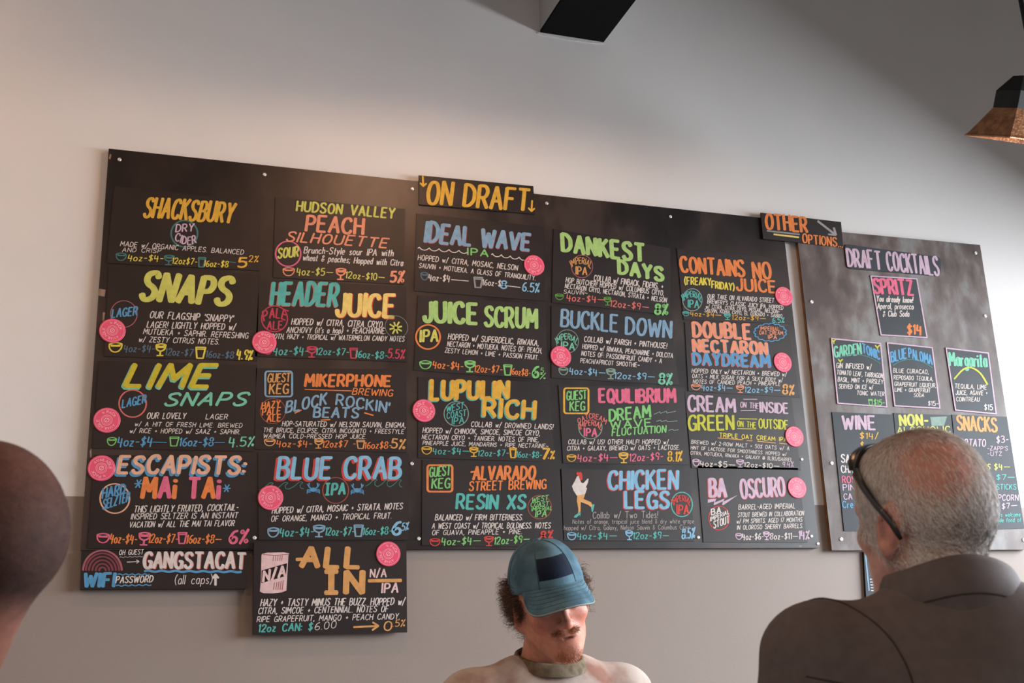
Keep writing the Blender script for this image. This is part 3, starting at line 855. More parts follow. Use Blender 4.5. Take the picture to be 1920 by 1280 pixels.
k = beer('ALL IN below the board, beside a pink drawn can', [(476, 1016.5), (762, 1016.5), (763.5, 1185), (474.5, 1189.5)], B5, f_off=.032, b_off=.0202)
slab('mounting_block', [(479, 1036), (760, 1036), (760, 1180), (478, 1184)], .0200, .002, [m_edge, m_edge], k.root)
k.fill([(182, 222), (240, 208), (420, 205), (478, 214), (470, 240), (448, 620), (400, 640), (300, 652), (200, 650), (158, 632), (170, 500), (176, 240)], 'pale', 'can_drawing')
k.fill([(178, 402), (456, 322), (442, 462), (176, 540)], 'black', 'can_drawing', .0006); k.line([(190, 228), (320, 238), (472, 226)], 7, 'rose', 'can_drawing', .0007)
for x in (320, 345, 368, 392, 415):
    k.line([(x, 540 - (x - 300) * .25), (x - 12, 612)], 7, 'rose', 'can_drawing', .0007)
    k.line([(x - 10, 240), (x - 18, 300)], 5, 'rose', 'can_drawing', .0007)
st_off = k.off; k.off += .0005; k.t('N/A', 195, 525, 432, 462, 112, 'pale', .2, .05, g='can_drawing'); k.off = st_off
k.t('ALL', 612, 360, 1235, 370, 205, 'tan', .26, .08); k.line([(558, 282), (720, 275)], 44, 'tan'); k.t('|N', 872, 645, 1272, 640, 225, 'tan', .25, .02)
k.t('N/A', 1362, 474, 1535, 474, 85, 'pale', .18, .06); k.line([(1345, 515), (1700, 510)], 46, 'tan'); k.t('IPA', 1490, 645, 1660, 640, 100, 'pale', .19, .1)
k.d('HAZY + TASTY MINUS THE BUZZ. HOPPED w/', 165, 790, 1730, 776, 80); k.d('CITRA, SIMCOE + CENTENNIAL. NOTES OF', 140, 876, 1555, 852, 70); k.d('RIPE GRAPEFRUIT, MANGO + PEACH CANDY.', 125, 965, 1680, 932, 64)
k.pr(('12oz CAN: $', 142, 1074, 725, 1052, 80, 'teal', .19), ('6.00', 755, 1055, 985, 1028, 78, 'white', .1), ('0', 1512, 1058, 1590, 1056, 98, 'tan', .16), ('.5%', 1610, 1012, 1735, 1010, 70, 'tan'))
k.line([(1182, 1020), (1430, 1008)], 26, 'tan', 'price_lettering'); k.line([(1390, 968), (1452, 1006), (1385, 1052)], 22, 'tan', 'price_lettering')
k.done()

k = Card('header_sign', 'black header sign lettered ON DRAFT in gold', 'sign', [(785.3, 328.4), (1000, 348.8), (1003, 401), (785.8, 383)], C1, .026, .0202)
k.t('ON DRAFT', 218, 328, 1225, 396, 225, 'gold', .14, .12, h2=205)
for a, b, c, d in ((174, 55, 180, 155), (1268, 298, 1262, 405)):
    k.line([(a, b), (c, d)], 17, 'gold'); k.line([(c - 30, d - 32), (c, d), (c + 30, d - 28)], 17, 'gold')
k.done()

k = beer('IDEAL WAVE in pale blue', [(781, 400), (1020, 425), (1022, 564), (777, 545)], C1)
k.t('IDEAL WAVE', 200, 705, 1235, 795, 195, 'steel', .17, .12, h2=155, sh=('crimson', 2, 5))
k.wave(115, 775, 610, 815, 5, 13, 9, 'white', curl=True); k.wave(850, 838, 1205, 885, 4, 13, 9, 'white', curl=True); k.t('IPA', 625, 838, 825, 858, 66, 'green', .22, .05)
k.d('HOPPED w/ CITRA, MOSAIC, NELSON', 125, 890, 1120, 996, 55); k.d('SAUVIN + MOTUEKA. A GLASS OF TRANQUILITY.', 135, 968, 1300, 1095, 50)
k.pr(('{', 155, 1090, 228, 1096, 80, 'dsteel'), ('4oz-$4', 232, 1095, 440, 1108, 62, 'white'), ('^', 685, 1163, 768, 1168, 105, 'grey'), ('16oz-$', 770, 1143, 952, 1156, 58, 'white'), ('8', 955, 1175, 1008, 1180, 76, 'sky', .2), ('6.5%', 1170, 1202, 1335, 1215, 90, 'sky'))
k.line([(460, 1088), (632, 1103)], 8, 'white', 'price_lettering'); k.line([(1015, 1150), (1150, 1167)], 8, 'white', 'price_lettering')
k.done()

k = beer('JUICE SCRUM with an orange IPA ring', [(784, 553), (1023, 571), (1026, 711), (776, 694)], C2)
k.t('JUICE', 238, 412, 885, 445, 242, 'apple', .2, .03); k.t('SCRUM', 992, 468, 1628, 495, 235, 'apple', .2, .05)
k.ring(282, 606, 150, 20, 'orange'); k.bt('IPA', 188, 664, 398, 660, 140, 'lime', .18)
k.d('HOPPED w/ SUPERDELIC, RIWAKA,', 530, 633, 1650, 716, 75); k.d('NECTARON + MOTUEKA. NOTES OF: PEACH,', 520, 720, 1690, 806, 66); k.d('ZESTY LEMON + LIME + PASSION FRUIT.', 490, 798, 1650, 888, 60)
k.pr(('{', 177, 1000, 318, 1002, 105, 'green'), ('4oz-$4-', 340, 990, 715, 1012, 88, 'orange'), ('}', 738, 1038, 860, 1040, 134, 'green'), ('12oz-$7-', 855, 1042, 1200, 1048, 84, 'orange'), ('^', 1222, 1078, 1320, 1080, 128, 'green'), ('16oz$8-', 1300, 1068, 1550, 1092, 78, 'orange'), ('6', 1578, 1108, 1645, 1110, 142, 'green', .18), ('.5', 1658, 1048, 1715, 1052, 60, 'green'), ('%', 1672, 1125, 1735, 1128, 72, 'green'))
k.done()

k = beer('LUPULIN RICH in shaded gold letters', [(784, 706), (1030, 717), (1040, 866), (784, 858)], C3)
k.t('LUPULIN', 318, 318, 1270, 298, 235, 'gold', .2, .08, ('teal', -11, 13), h2=195); k.t('RICH', 975, 520, 1600, 556, 212, 'gold', .2, .1, ('teal', -11, 13))
k.ring(632, 500, 151, 11, 'seagrey'); k.bt('WEST', 510, 478, 725, 432, 78, 'teal', .14); k.bt('COAST', 515, 560, 752, 524, 76, 'teal', .14); k.bt('IPA', 580, 632, 725, 615, 76, 'teal', .16)
k.d('COLLAB w/ DROWNED LANDS!', 815, 658, 1830, 692, 66); k.d('HOPPED w/ CHINOOK, SIMCOE, SIMCOE CRYO,', 215, 735, 1665, 770, 66); k.d('NECTARON CRYO + TANGIER. NOTES OF PINE,', 205, 815, 1650, 850, 60); k.d('PINEAPPLE JUICE, MANDARINS + RIPE NECTARINE~', 215, 885, 1770, 925, 53)
k.pr(('{', 205, 1000, 325, 1002, 95, 'gold'), ('4oz-$4_', 340, 998, 790, 998, 76, 'teal'), ('}', 800, 1028, 900, 1030, 114, 'gold'), ('12oz-$7-', 900, 1026, 1280, 1020, 72, 'teal'), ('^', 1298, 1043, 1375, 1045, 124, 'gold'), ('16oz-$8-', 1375, 1040, 1690, 1045, 74, 'teal'), ('7', 1692, 1058, 1768, 1060, 128, 'gold', .22), ('.%', 1775, 1052, 1845, 1060, 98, 'gold', .18))
k.done()

k = beer('ALVARADO STREET BREWING RESIN XS', [(792, 862), (1052, 866), (1058, 1026), (791, 1022)], C4)
guest(k, 258, 135, 545, 442, 25, 'orange', 'green', (282, 272, 518, 248, 108), (308, 405, 512, 396, 110))
k.t('ALVARADO', 790, 300, 1500, 297, 150, 'orange', .17, .1); k.line([(762, 215), (840, 205)], 24, 'orange'); k.t('STREET BREWING', 742, 430, 1630, 406, 102, 'orange', .17, .1)
k.t('RESIN XS', 595, 640, 1385, 637, 165, 'teal', .17, .12, h2=155)
k.ring(1560, 622, 137, 9, 'brick')
for s, a in (('WEST', (1468, 570, 1655, 540, 56)), ('COAST', (1455, 620, 1660, 606, 50)), ('IMPERIAL', (1465, 668, 1700, 655, 46)), ('IPA', (1508, 738, 1635, 728, 68))):
    k.bt(s, *a, 'green', .17, sl=.2)
k.d('BALANCED w/ FIRM BITTERNESS.', 345, 775, 1360, 772, 70); k.d('A WEST COAST w/ TROPICAL BOLDNESS. NOTES', 310, 870, 1680, 866, 66); k.d('OF GUAVA, PINEAPPLE + PINE.', 310, 946, 1350, 932, 58)
k.pr(('{', 285, 1073, 400, 1073, 90, 'red'), ('4oz-$4_', 420, 1062, 870, 1048, 82, 'green'), ('}', 920, 1068, 1020, 1068, 110, 'red'), ('12oz-$9_', 1030, 1054, 1440, 1030, 82, 'green'), ('8%', 1568, 1005, 1705, 995, 98, 'red', .2))
k.done()

k = beer('DANKEST DAYS in fat green letters', [(1038, 429), (1257.5, 465), (1256, 590), (1035, 567)], D1)
k.t('DANKEST', 238, 405, 1265, 540, 215, 'apple', .25, .03); k.t('DAYS', 950, 690, 1500, 785, 165, 'apple', .25, .05)
k.ring(480, 602, 134, 10, 'rose', ry=143); k.bt('IMPERIAL', 352, 612, 590, 632, 76, 'tan', .13, arc=58); k.bt('IPA', 405, 698, 540, 708, 95, 'tan', .17)
k.d('COLLAB w/ FINBACK, FIDENS, +', 630, 780, 1500, 890, 76); k.d('HOP BUTCHER! HOPPED w/ COLUMBUS CRYO,', 275, 803, 1510, 972, 68); k.d('NECTARON CRYO, NECTARON, STRATA + NELSON', 265, 873, 1545, 1057, 63); k.d('SAUVIN~', 250, 942, 545, 962, 50)
k.pr(('{', 145, 1018, 248, 1022, 75, 'leaf'), ('4oz-$4_', 285, 1035, 765, 1058, 78, 'coral'), ('}', 760, 1088, 845, 1090, 100, 'leaf'), ('12oz-$9_', 835, 1105, 1320, 1155, 80, 'coral'), ('8%', 1405, 1203, 1555, 1210, 122, 'green', .2))
k.done()

k = beer('BUCKLE DOWN in tall pale blue letters', [(1034, 573), (1256, 594), (1274, 722), (1034, 708)], D2)
k.t('BUCKLE', 230, 360, 975, 440, 222, 'steel', .14, .1); k.t('DOWN', 1095, 465, 1690, 522, 218, 'steel', .15, .12)
k.ring(310, 568, 150, 8, 'seagrey', ry=155); k.bt('IMPERIAL', 180, 600, 435, 620, 74, 'mint', .15, arc=72); k.bt('IPA', 232, 658, 405, 685, 92, 'mint', .18)
k.d('COLLAB w/ PARISH + PINTHOUSE!', 535, 570, 1635, 662, 76); k.d('HOPPED w/ RIWAKA, PEACHARINE + DOLCITA', 510, 663, 1715, 790, 66); k.d('NOTES OF: PASSIONFRUIT CANDY + A', 500, 755, 1565, 860, 66); k.d('PEACH/APRICOT SMOOTHIE~', 485, 850, 1270, 912, 60)
k.pr(('{', 200, 1013, 318, 1017, 102, 'seagrey'), ('4oz-$4_', 340, 1003, 815, 1025, 86, 'sky'), ('}', 835, 1063, 945, 1065, 130, 'seagrey'), ('12oz-$9_', 940, 1062, 1475, 1078, 82, 'sky'), ('8%', 1535, 1128, 1700, 1142, 140, 'mint', .17))
k.done()

k = beer('EQUILIBRIUM DREAM WAVE FLUCTUATION', [(1047, 722), (1283, 726), (1292, 871), (1056, 868)], D3)
guest(k, 250, 115, 552, 428, 22, 'gold', 'green', (282, 265, 525, 248, 108), (322, 395, 503, 390, 108))
k.t('EQUILIBRIUM', 690, 290, 1630, 288, 160, 'pink', .19, .05)
k.t('DREAM', 815, 522, 1320, 475, 140, 'green', .17, .03); k.t('WAVE', 828, 618, 1330, 588, 92, 'green', .2, .03); k.t('FLUCTUATION', 845, 708, 1510, 662, 86, 'green', .18, .14)
k.line([(1365, 440), (1440, 408), (1445, 428), (1520, 402), (1525, 425), (1635, 402)], 8, 'seagrey'); k.line([(1395, 528), (1450, 512), (1455, 530), (1520, 515), (1530, 532), (1655, 522)], 8, 'seagrey'); k.line([(1545, 640), (1600, 625), (1605, 640), (1670, 632)], 8, 'seagrey')
k.ring(575, 600, 145, 11, 'seagrey', a0=150, a1=385); k.bt('OATCREAM', 432, 560, 760, 565, 58, 'coral', .18, arc=72); k.bt('IMPERIAL', 450, 632, 712, 640, 66, 'coral', .17, arc=62); k.bt('IPA', 502, 708, 652, 716, 95, 'pink', .2)
k.d('COLLAB w/ US! OTHER HALF! HOPPED w/', 300, 810, 1540, 812, 60); k.d('CITRA + GALAXY, BREWED w/ OATS + LACTOSE.', 285, 890, 1680, 877, 58)
k.pr(('{', 287, 1025, 395, 1025, 86, 'gold'), ('4oz-$4_', 415, 1026, 910, 1012, 86, 'pink'), ('}', 937, 1038, 1045, 1038, 120, 'gold'), ('12oz-$9-', 1060, 1022, 1475, 1004, 90, 'pink'), ('8.1%', 1538, 1020, 1705, 1020, 118, 'gold'))
k.done()

k = beer('CHICKEN LEGS with a hen in heels', [(1050, 879), (1293, 882), (1302, 1014), (1056, 1013)], D4)
k.t('CHICKEN', 700, 385, 1575, 380, 232, 'sky', .16, .08, ('red', -9, 8)); k.t('LEGS', 912, 630, 1460, 632, 210, 'sky', .18, .08, ('red', -9, 8))
k.ring(1635, 585, 135, 14, 'teal', ry=157); k.bt('IMPERIAL', 1532, 595, 1738, 602, 72, 'red', .16, arc=60); k.bt('IPA', 1572, 705, 1720, 712, 114, 'red', .18)
g = 'hen_drawing'
k.fill([(290, 462), (352, 462), (335, 560), (332, 680), (302, 700), (305, 640), (285, 540)], 'skin', g); k.fill([(340, 455), (392, 450), (372, 515), (468, 556), (492, 606), (470, 622), (430, 590), (335, 552)], 'skin', g, .0005)
k.fill([(245, 752), (256, 728), (300, 698), (336, 688), (326, 745), (319, 718), (280, 755)], 'teal', g, .0006); k.fill([(468, 628), (494, 580), (512, 586), (492, 682), (476, 684)], 'teal', g, .0006)
k.fill([(288, 222), (256, 290), (222, 350), (240, 402), (282, 472), (335, 462), (392, 452), (416, 380), (402, 362), (428, 305), (436, 258), (424, 252), (370, 312), (342, 306), (326, 268), (312, 214)], 'white', g, .0007)
k.fill([(274, 190), (292, 168), (312, 174), (330, 165), (350, 182), (358, 222), (356, 266), (340, 276), (322, 262), (310, 218), (290, 212)], 'red', g, .0009)
k.d('Collab w/ Two Tides!', 490, 765, 1325, 757, 88, 'dim', .11, .1); k.d('Notes of orange, tropical juice blend & dry white grape', 230, 835, 1790, 827, 60, 'dim', .11, .1); k.d('hopped w/ Citra, Galaxy, Nelson Sauvin & Columbus Cryo', 120, 915, 1730, 905, 62, 'dim', .11, .1)
k.pr(('{', 165, 1038, 272, 1040, 95, 'sky'), ('4oz-$4_', 290, 1033, 795, 1024, 82, 'teal'), ('}', 918, 1038, 1005, 1040, 115, 'sky'), ('12oz-$9_', 1008, 1028, 1465, 1022, 82, 'teal'), ('8.5%', 1638, 1028, 1795, 1010, 124, 'sky', .16))
k.done()

k = beer('CONTAINS NO JUICE (FREAKY FRIDAY)', [(1269, 465), (1469, 485), (1485, 607), (1282, 599)], E1)
k.t('CONTAINS', 104, 695, 790, 745, 168, 'orange', .16, .0); k.t('NO', 895, 760, 1080, 774, 168, 'orange', .16, .0); k.t('JUICE', 712, 895, 1135, 922, 128, 'orange', .18, .0)
k.t('(FREAKY', 140, 830, 425, 840, 78, 'yellow', .18, .08); k.t('FRIDAY)', 435, 870, 678, 898, 76, 'yellow', .18, .08)
k.ring(222, 1000, 106, 9, 'seagrey', ry=121); k.bt('IMPERIAL', 128, 1010, 318, 1025, 64, 'teal', .15, arc=48); k.bt('IPA', 178, 1080, 290, 1085, 78, 'teal', .17)
k.d('OUR TAKE ON ALVARADO STREET', 385, 985, 1110, 1032, 52); k.d("BREWERY'S CLASSIC JUICY IPA. HOPPED", 385, 1038, 1210, 1108, 48); k.d('w/ CITRA, CITRA CRYO, MOSAIC, NELSON-', 370, 1092, 1170, 1148, 44); k.d('SAUVIN, KOHIA CRYO, EL DORADO + SABRO', 355, 1132, 1200, 1195, 40)
k.pr(('{', 118, 1173, 188, 1175, 50, 'teal'), ('4oz-$4_', 200, 1175, 535, 1188, 48, 'gold'), ('}', 572, 1213, 640, 1215, 66, 'teal'), ('12oz-$9_', 655, 1215, 1020, 1226, 48, 'gold'), ('6.5%', 1097, 1250, 1222, 1250, 56, 'teal', .18))
k.done()

k = beer('DOUBLE NECTARON DAYDREAM with a cloud badge', [(1284, 604), (1478, 612), (1500, 745), (1291, 733)], E2)
k.t('DOUBLE', 282, 283, 1010, 306, 185, 'salmon', .24, .02, ('dsteel', 6, 4)); k.t('NECTARON', 280, 462, 1220, 505, 145, 'salmon', .24, .02, ('steel', 8, 5)); k.t('DAYDREAM', 285, 632, 1260, 670, 145, 'blue', .22, .03, ('coral', -9, 6))
pts = []
for i in range(15):
    a = 2 * math.pi * i / 15
    for j in (0, .25, .5, .75):
        aa = a + j * 2 * math.pi / 15
        b = 1 + .12 * math.sin(math.pi * j)
        pts.append((1262 + 190 * b * math.cos(aa), 225 - 105 * b * math.sin(aa)))
pts.append(pts[0])
k.line(pts, 13, 'blue', 'style_badge')
k.bt('IMPERIAL', 1138, 195, 1382, 205, 46, 'salmon', .17); k.bt('OAT CREAM', 1122, 250, 1425, 256, 46, 'salmon', .17); k.bt('IPA', 1238, 310, 1348, 315, 52, 'salmon', .18)
k.d('HOPPED ONLY w/ NECTARON + BREWED w/', 255, 745, 1470, 790, 58); k.d('OATS + MILK SUGAR FOR A SILKY BODY w/', 260, 810, 1420, 862, 54); k.d('NOTES OF CANDIED PEACH + PINEAPPLE', 270, 880, 1390, 912, 52)
k.pr(('{', 250, 963, 368, 966, 75, 'salmon'), ('4oz-$4_', 380, 968, 775, 972, 72, 'sky'), ('}', 830, 998, 925, 1000, 92, 'salmon'), ('12oz-$9_', 935, 995, 1390, 1000, 70, 'sky'), ('8%', 1425, 1018, 1565, 1025, 122, 'tan', .18))
k.done()

k = beer('CREAM ON THE INSIDE GREEN ON THE OUTSIDE', [(1284, 734), (1484, 746), (1502, 881), (1297, 877)], E3)
k.t('CREAM', 150, 285, 770, 300, 215, 'lilac', .14, .06, h2=170); k.t('ON THE', 842, 235, 1080, 255, 72, 'lilac', .16); k.t('INSIDE', 1108, 300, 1475, 318, 132, 'lilac', .16, .08)
k.t('GREEN', 155, 545, 748, 530, 200, 'chart', .14, .05, h2=180); k.t('ON THE', 802, 490, 1042, 515, 76, 'chart', .16); k.t('OUTSIDE', 1088, 512, 1475, 530, 120, 'chart', .15, .08)
for q, c in ((((880, 130), (1065, 130)), 'lilac'), (((845, 280), (1050, 276)), 'lilac'), (((820, 390), (1065, 394)), 'chart'), (((800, 520), (1050, 526)), 'chart')):
    k.line(q, 10, c)
k.t('TRIPLE OAT CREAM IPA', 562, 634, 1460, 695, 56, 'yellow', .18, .1); k.line([(540, 645), (870, 670)], 13, 'tan'); k.line([(925, 680), (1000, 685)], 13, 'tan'); k.line([(1070, 690), (1310, 712)], 13, 'tan'); k.line([(1360, 715), (1465, 728)], 13, 'tan')
k.d('BREWED w/ 2-ROW MALT + 50% OATS w/ A', 185, 720, 1490, 810, 52); k.d('HINT OF LACTOSE FOR SMOOTHNESS. HOPPED w/', 180, 795, 1450, 885, 48); k.d('CITRA, MOTUEKA, RIWAKA + GALAXY @ 8LBS/BARREL', 175, 865, 1530, 960, 48)
k.pr(('{', 210, 1018, 295, 1020, 100, 'lilac'), ('4oz-$5_', 305, 1022, 768, 1038, 74, 'white'), ('}', 790, 1033, 885, 1035, 98, 'lilac'), ('12oz-$10_', 890, 1030, 1360, 1050, 62, 'white'), ('9.4%', 1402, 1030, 1545, 1030, 64, 'lilac'))
k.done()

k = beer('BA OSCURO above a lightning bolt', [(1308, 873), (1496, 877), (1514, 1017), (1319, 1016)], E4)
k.t('BA', 285, 487, 488, 490, 228, 'lilac', .16, .03, ('red', -8, 6)); k.t('OSCURO', 690, 505, 1245, 472, 240, 'lilac', .14, .02, ('red', 6, 7), h2=225)
k.fill([(255, 520), (365, 510), (345, 560), (470, 510), (455, 550), (645, 460), (455, 595), (435, 590), (450, 545), (335, 595), (330, 590), (340, 545), (255, 565)], 'lilac', 'bolt_drawing')
k.ring(400, 760, 133, 11, 'red', ry=153); k.bt('BA', 302, 722, 420, 695, 72, 'white', .22); k.bt('IMPERIAL', 290, 802, 528, 705, 52, 'white', .2); k.bt('STOUT', 332, 892, 528, 822, 88, 'white', .2)
k.d('BARREL-AGED IMPERIAL', 650, 650, 1375, 635, 66); k.d('STOUT BREWED IN COLLABORATION', 640, 748, 1485, 725, 60); k.d('w/ PM SPIRITS. AGED 17 MONTHS', 625, 830, 1465, 806, 58); k.d('IN OLOROSO SHERRY BARRELS.', 630, 910, 1475, 886, 58)
k.pr(('{', 615, 1033, 695, 1035, 82, 'lilac'), ('4oz-$6-', 700, 1038, 970, 1034, 76, 'white'), ('}', 975, 1038, 1050, 1040, 105, 'lilac'), ('8oz-$11_', 1055, 1034, 1410, 1028, 76, 'white'), ('14%', 1425, 1028, 1555, 1028, 104, 'lilac'))
k.done()

# ------------------------------------------------------------------ signs and cards of the cocktail board
k = Card('header_sign', 'black header sign lettered OTHER OPTIONS bridging the two boards', 'sign', [(1426.5, 398.5), (1577, 416), (1581, 463), (1431, 447.5)], F1, .030, .0245)
k.t('OTHER', 102, 145, 390, 168, 104, 'orange', .16, .04); k.t('OPTIONS...', 360, 244, 640, 276, 62, 'orange', .16, .08)
k.line([(108, 160), (335, 186)], 13, 'grey'); k.line([(155, 185), (330, 206)], 14, 'butter'); k.line([(465, 92), (585, 185)], 15, 'dim'); k.line([(540, 185), (592, 190), (578, 140)], 15, 'dim')
k.done()
k = Card('header_sign', 'dark rounded plaque lettered DRAFT COCKTAILS', 'sign', [(1583, 457), (1764, 482), (1764, 518), (1588, 503)], F1, .028, .0245, mats=[m_bluecard, m_dedge], rounded=9)
k.t('DRAFT', 682, 408, 915, 430, 124, 'lilac', .18, .0); k.t('COCKTAILS', 962, 436, 1322, 474, 130, 'lilac', .18, .0)
k.done()

def cock(title, quad, zoom, border=True):
    k = Card('cocktail_card', 'slate card lettered ' + title, 'menu card', quad, zoom, .027, .0245, mats=[m_bluecard, m_dedge], group='cards on the cocktail board')
    if border:
        c = np.mean(np.array(quad), 0)
        q = [tuple(np.array(p) + (c - np.array(p)) / np.hypot(*(c - np.array(p))) * 1.8) for p in quad]
        k.g('chalk_border').ribbon(q + [q[0]], 2.4, 'lilac', k.off + .0004, brush=False)
    return k

k = cock('SPRITZ with a pale border', [(1632, 516), (1720, 521), (1739.5, 634), (1651, 629)], F1)
k.t('SPRITZ', 868, 600, 1140, 612, 102, 'pink', .18, .0); k.d('You already know!', 880, 658, 1135, 668, 44); k.d('Aperol, prosecco', 885, 710, 1138, 714, 42); k.d('& Club Soda', 925, 765, 1108, 765, 42)
k.pr(('$14', 1098, 888, 1195, 890, 66, 'orange', .2)); k.done()
k = cock('GARDEN TONIC with yellow leaves', [(1558, 633), (1652, 642), (1664, 764), (1570, 757)], F2)
k.t('GARDEN', 135, 262, 400, 232, 105, 'mint', .15, .05); k.t('TONIC', 415, 215, 585, 290, 90, 'blue', .16, .05)
k.line(cr([(150, 280), (250, 245), (350, 235), (480, 265), (590, 330)], False), 8, 'dteal')
for x, y in ((122, 100), (560, 160), (190, 300)):
    k.line([(x - 20, y - 14), (x, y + 8), (x + 22, y - 16)], 14, 'chart'); k.line([(x, y + 8), (x + 4, y + 30)], 9, 'chart')
k.d('GIN INFUSED w/', 150, 370, 498, 386, 54); k.d('TOMATO LEAF, TARRAGON,', 155, 435, 620, 472, 48); k.d('BASIL, MINT + PARSLEY', 165, 505, 615, 532, 47); k.d('SERVED ON ICE w/', 175, 575, 515, 586, 45); k.d('TONIC WATER', 355, 640, 628, 652, 44)
k.pr(('^', 475, 742, 515, 742, 60, 'green'), ('$15-', 525, 742, 632, 745, 56, 'green')); k.done()
k = cock('BLUE PALOMA under a pale arc', [(1663, 641), (1749, 650), (1763.5, 766.5), (1677, 762)], F2)
k.t('BLUE', 702, 312, 852, 270, 100, 'blue', .15, .05); k.t('PALOMA', 878, 265, 1108, 338, 95, 'blue', .16, .05); k.line(cr([(712, 348), (800, 300), (900, 288), (1010, 312), (1110, 368)], False), 9, 'dteal')
k.d('BLUE CURACAO,', 720, 415, 1070, 432, 45); k.d('REPOSADO TEQUILA,', 725, 484, 1115, 500, 43); k.d('GRAPEFRUIT LIQUEUR,', 730, 550, 1145, 566, 43); k.d('LIME + GRAPEFRUIT', 735, 608, 1090, 616, 42); k.d('SODA', 925, 660, 1025, 661, 38)
k.pr(('$15-', 1068, 745, 1170, 750, 44, 'white')); k.done()
k = cock('Margarita with an olive arc', [(1773, 651), (1854, 660), (1869, 777), (1791, 770)], F2)
k.t('Margarita', 1285, 345, 1655, 358, 128, 'mint', .16, .1); k.line(cr([(1330, 480), (1420, 385), (1500, 368), (1590, 425), (1660, 535)], False), 17, 'chart')
k.d('TEQUILA, LIME', 1335, 572, 1650, 585, 47); k.d('JUICE, AGAVE +', 1345, 638, 1660, 642, 45); k.d('COINTREAU', 1350, 703, 1580, 706, 45); k.pr(('$15', 1632, 790, 1712, 792, 55, 'white')); k.done()
k = cock('WINE with white and pink lines', [(1560, 772), (1674, 777), (1697, 996), (1583, 995)], F3, False)
k.t('WINE', 182, 195, 445, 198, 110, 'lilac', .16, .06); k.pr(('$14/', 320, 275, 468, 275, 50, 'gold'), ('$', 325, 352, 350, 352, 50, 'gold'))
for s, a, c in (('SAUV', (168, 470, 320, 472, 70), 'white'), ('CHA', (168, 556, 262, 556, 62), 'white'), ('ROS', (175, 640, 280, 640, 60), 'pink'), ('PIN', (182, 702, 275, 702, 52), 'lilac'), ('CA', (188, 776, 255, 776, 52), 'lilac'), ('Cre', (178, 846, 262, 846, 58), 'blue')):
    k.d(s, *a, c, .14, .05)
k.done()
k = cock('NON-ALCOHOLIC in yellow green', [(1675.5, 774), (1783, 778), (1806, 995), (1698, 996)], F3, False)
k.t('NON-', 655, 165, 885, 162, 85, 'lime', .2, .05); k.fill([(900, 95), (1040, 90), (1015, 166), (912, 170)], 'seagrey', 'glass_drawing'); k.t('ALCOHOLIC', 632, 232, 1068, 222, 52, 'lime', .17, .03)
k.done()
k = cock('SNACKS with prices down the right side', [(1785, 777), (1888, 781), (1921, 990), (1807, 994)], F3, False)
k.t('SNACKS', 1130, 200, 1452, 216, 115, 'tan', .14, .08); k.d('POTATO', 1150, 335, 1358, 340, 62, 'lilac'); k.pr(('$3-', 1450, 310, 1548, 305, 54, 'lilac'), ('$4_', 1432, 530, 1560, 528, 48, 'lime'), ('$7_', 1450, 615, 1600, 612, 44, 'teal'), ('$7_', 1495, 855, 1620, 845, 44, 'lilac'))
k.d("-ZAPP'S", 1375, 370, 1540, 372, 36, 'lilac'); k.d('-UTZ', 1375, 415, 1492, 416, 36, 'lilac'); k.d('WS', 1335, 530, 1395, 530, 48, 'lime'); k.d('L STICKS', 1392, 694, 1610, 694, 46, 'teal'); k.d('POPCORN', 1395, 784, 1628, 786, 50, 'lilac'); k.d('always welcome', 1400, 920, 1645, 918, 36, 'teal'); k.d('outside food of', 1400, 966, 1650, 962, 36, 'teal')
k.done()
k = Card('notice_card', 'dark notice sheet hanging under the cocktail board, mostly hidden behind the man', 'notice card', [(1619.5, 1034), (1765, 1033), (1775, 1190), (1628, 1192)], (1560, 780, 3.7647), .012, .002, mats=[m_bluecard, m_dedge])
k.line([(235, 965), (262, 1230)], 9, 'steel', 'edge_line')
for y in (1150, 1170, 1190, 1210, 1230):
    k.line([(268 + (y - 1150) * .1, y), (420, y + 2)], 6, 'white', 'description_lettering')
k.done()

# ------------------------------------------------------------------ round magnets
m_pink = mat('magnet_pink', srgb(232, 84, 116), 0.4, 0.4, var=.05, scale=20)
m_ink = mat('magnet_print', srgb(250, 206, 206), 0.5, 0.3)
def disc(name, c, r, th, mt, parent, n=36):
    V = [(c[0], c[1] - th, c[2])]
    for rr, d in ((r - .0012, th), (r, th - .001), (r, 0)):
        for i in range(n):
            a = 2 * math.pi * i / n
            V.append((c[0] + rr * math.cos(a), c[1] - d, c[2] + rr * math.sin(a)))
    Fc = [(0, 1 + (i + 1) % n, 1 + i) for i in range(n)]
    for kk in range(2):
        for i in range(n):
            j = (i + 1) % n
            Fc.append((1 + n * kk + i, 1 + n * kk + j, 1 + n * kk + n + j, 1 + n * kk + n + i))
    return mesh(name, V, Fc, mt, parent)

def local_ribbons(strokes, c, y, name, mt, parent):
    V, Fc = [], []
    for p, w in strokes:
        p = np.asarray(p)
        d = np.gradient(p, axis=0)
        d /= np.maximum(np.hypot(d[:, 0], d[:, 1]), 1e-9)[:, None]
        nn = np.stack([-d[:, 1], d[:, 0]], 1) * w / 2
        b = len(V)
        for q, n_ in zip(p, nn):
            V.append((c[0] + q[0] + n_[0], y, c[2] + q[1] + n_[1]))
            V.append((c[0] + q[0] - n_[0], y, c[2] + q[1] - n_[1]))
        for i in range(len(p) - 1):
            Fc.append((b + 2 * i, b + 2 * i + 1, b + 2 * i + 3, b + 2 * i + 2))
    return mesh(name, V, Fc, mt, parent)

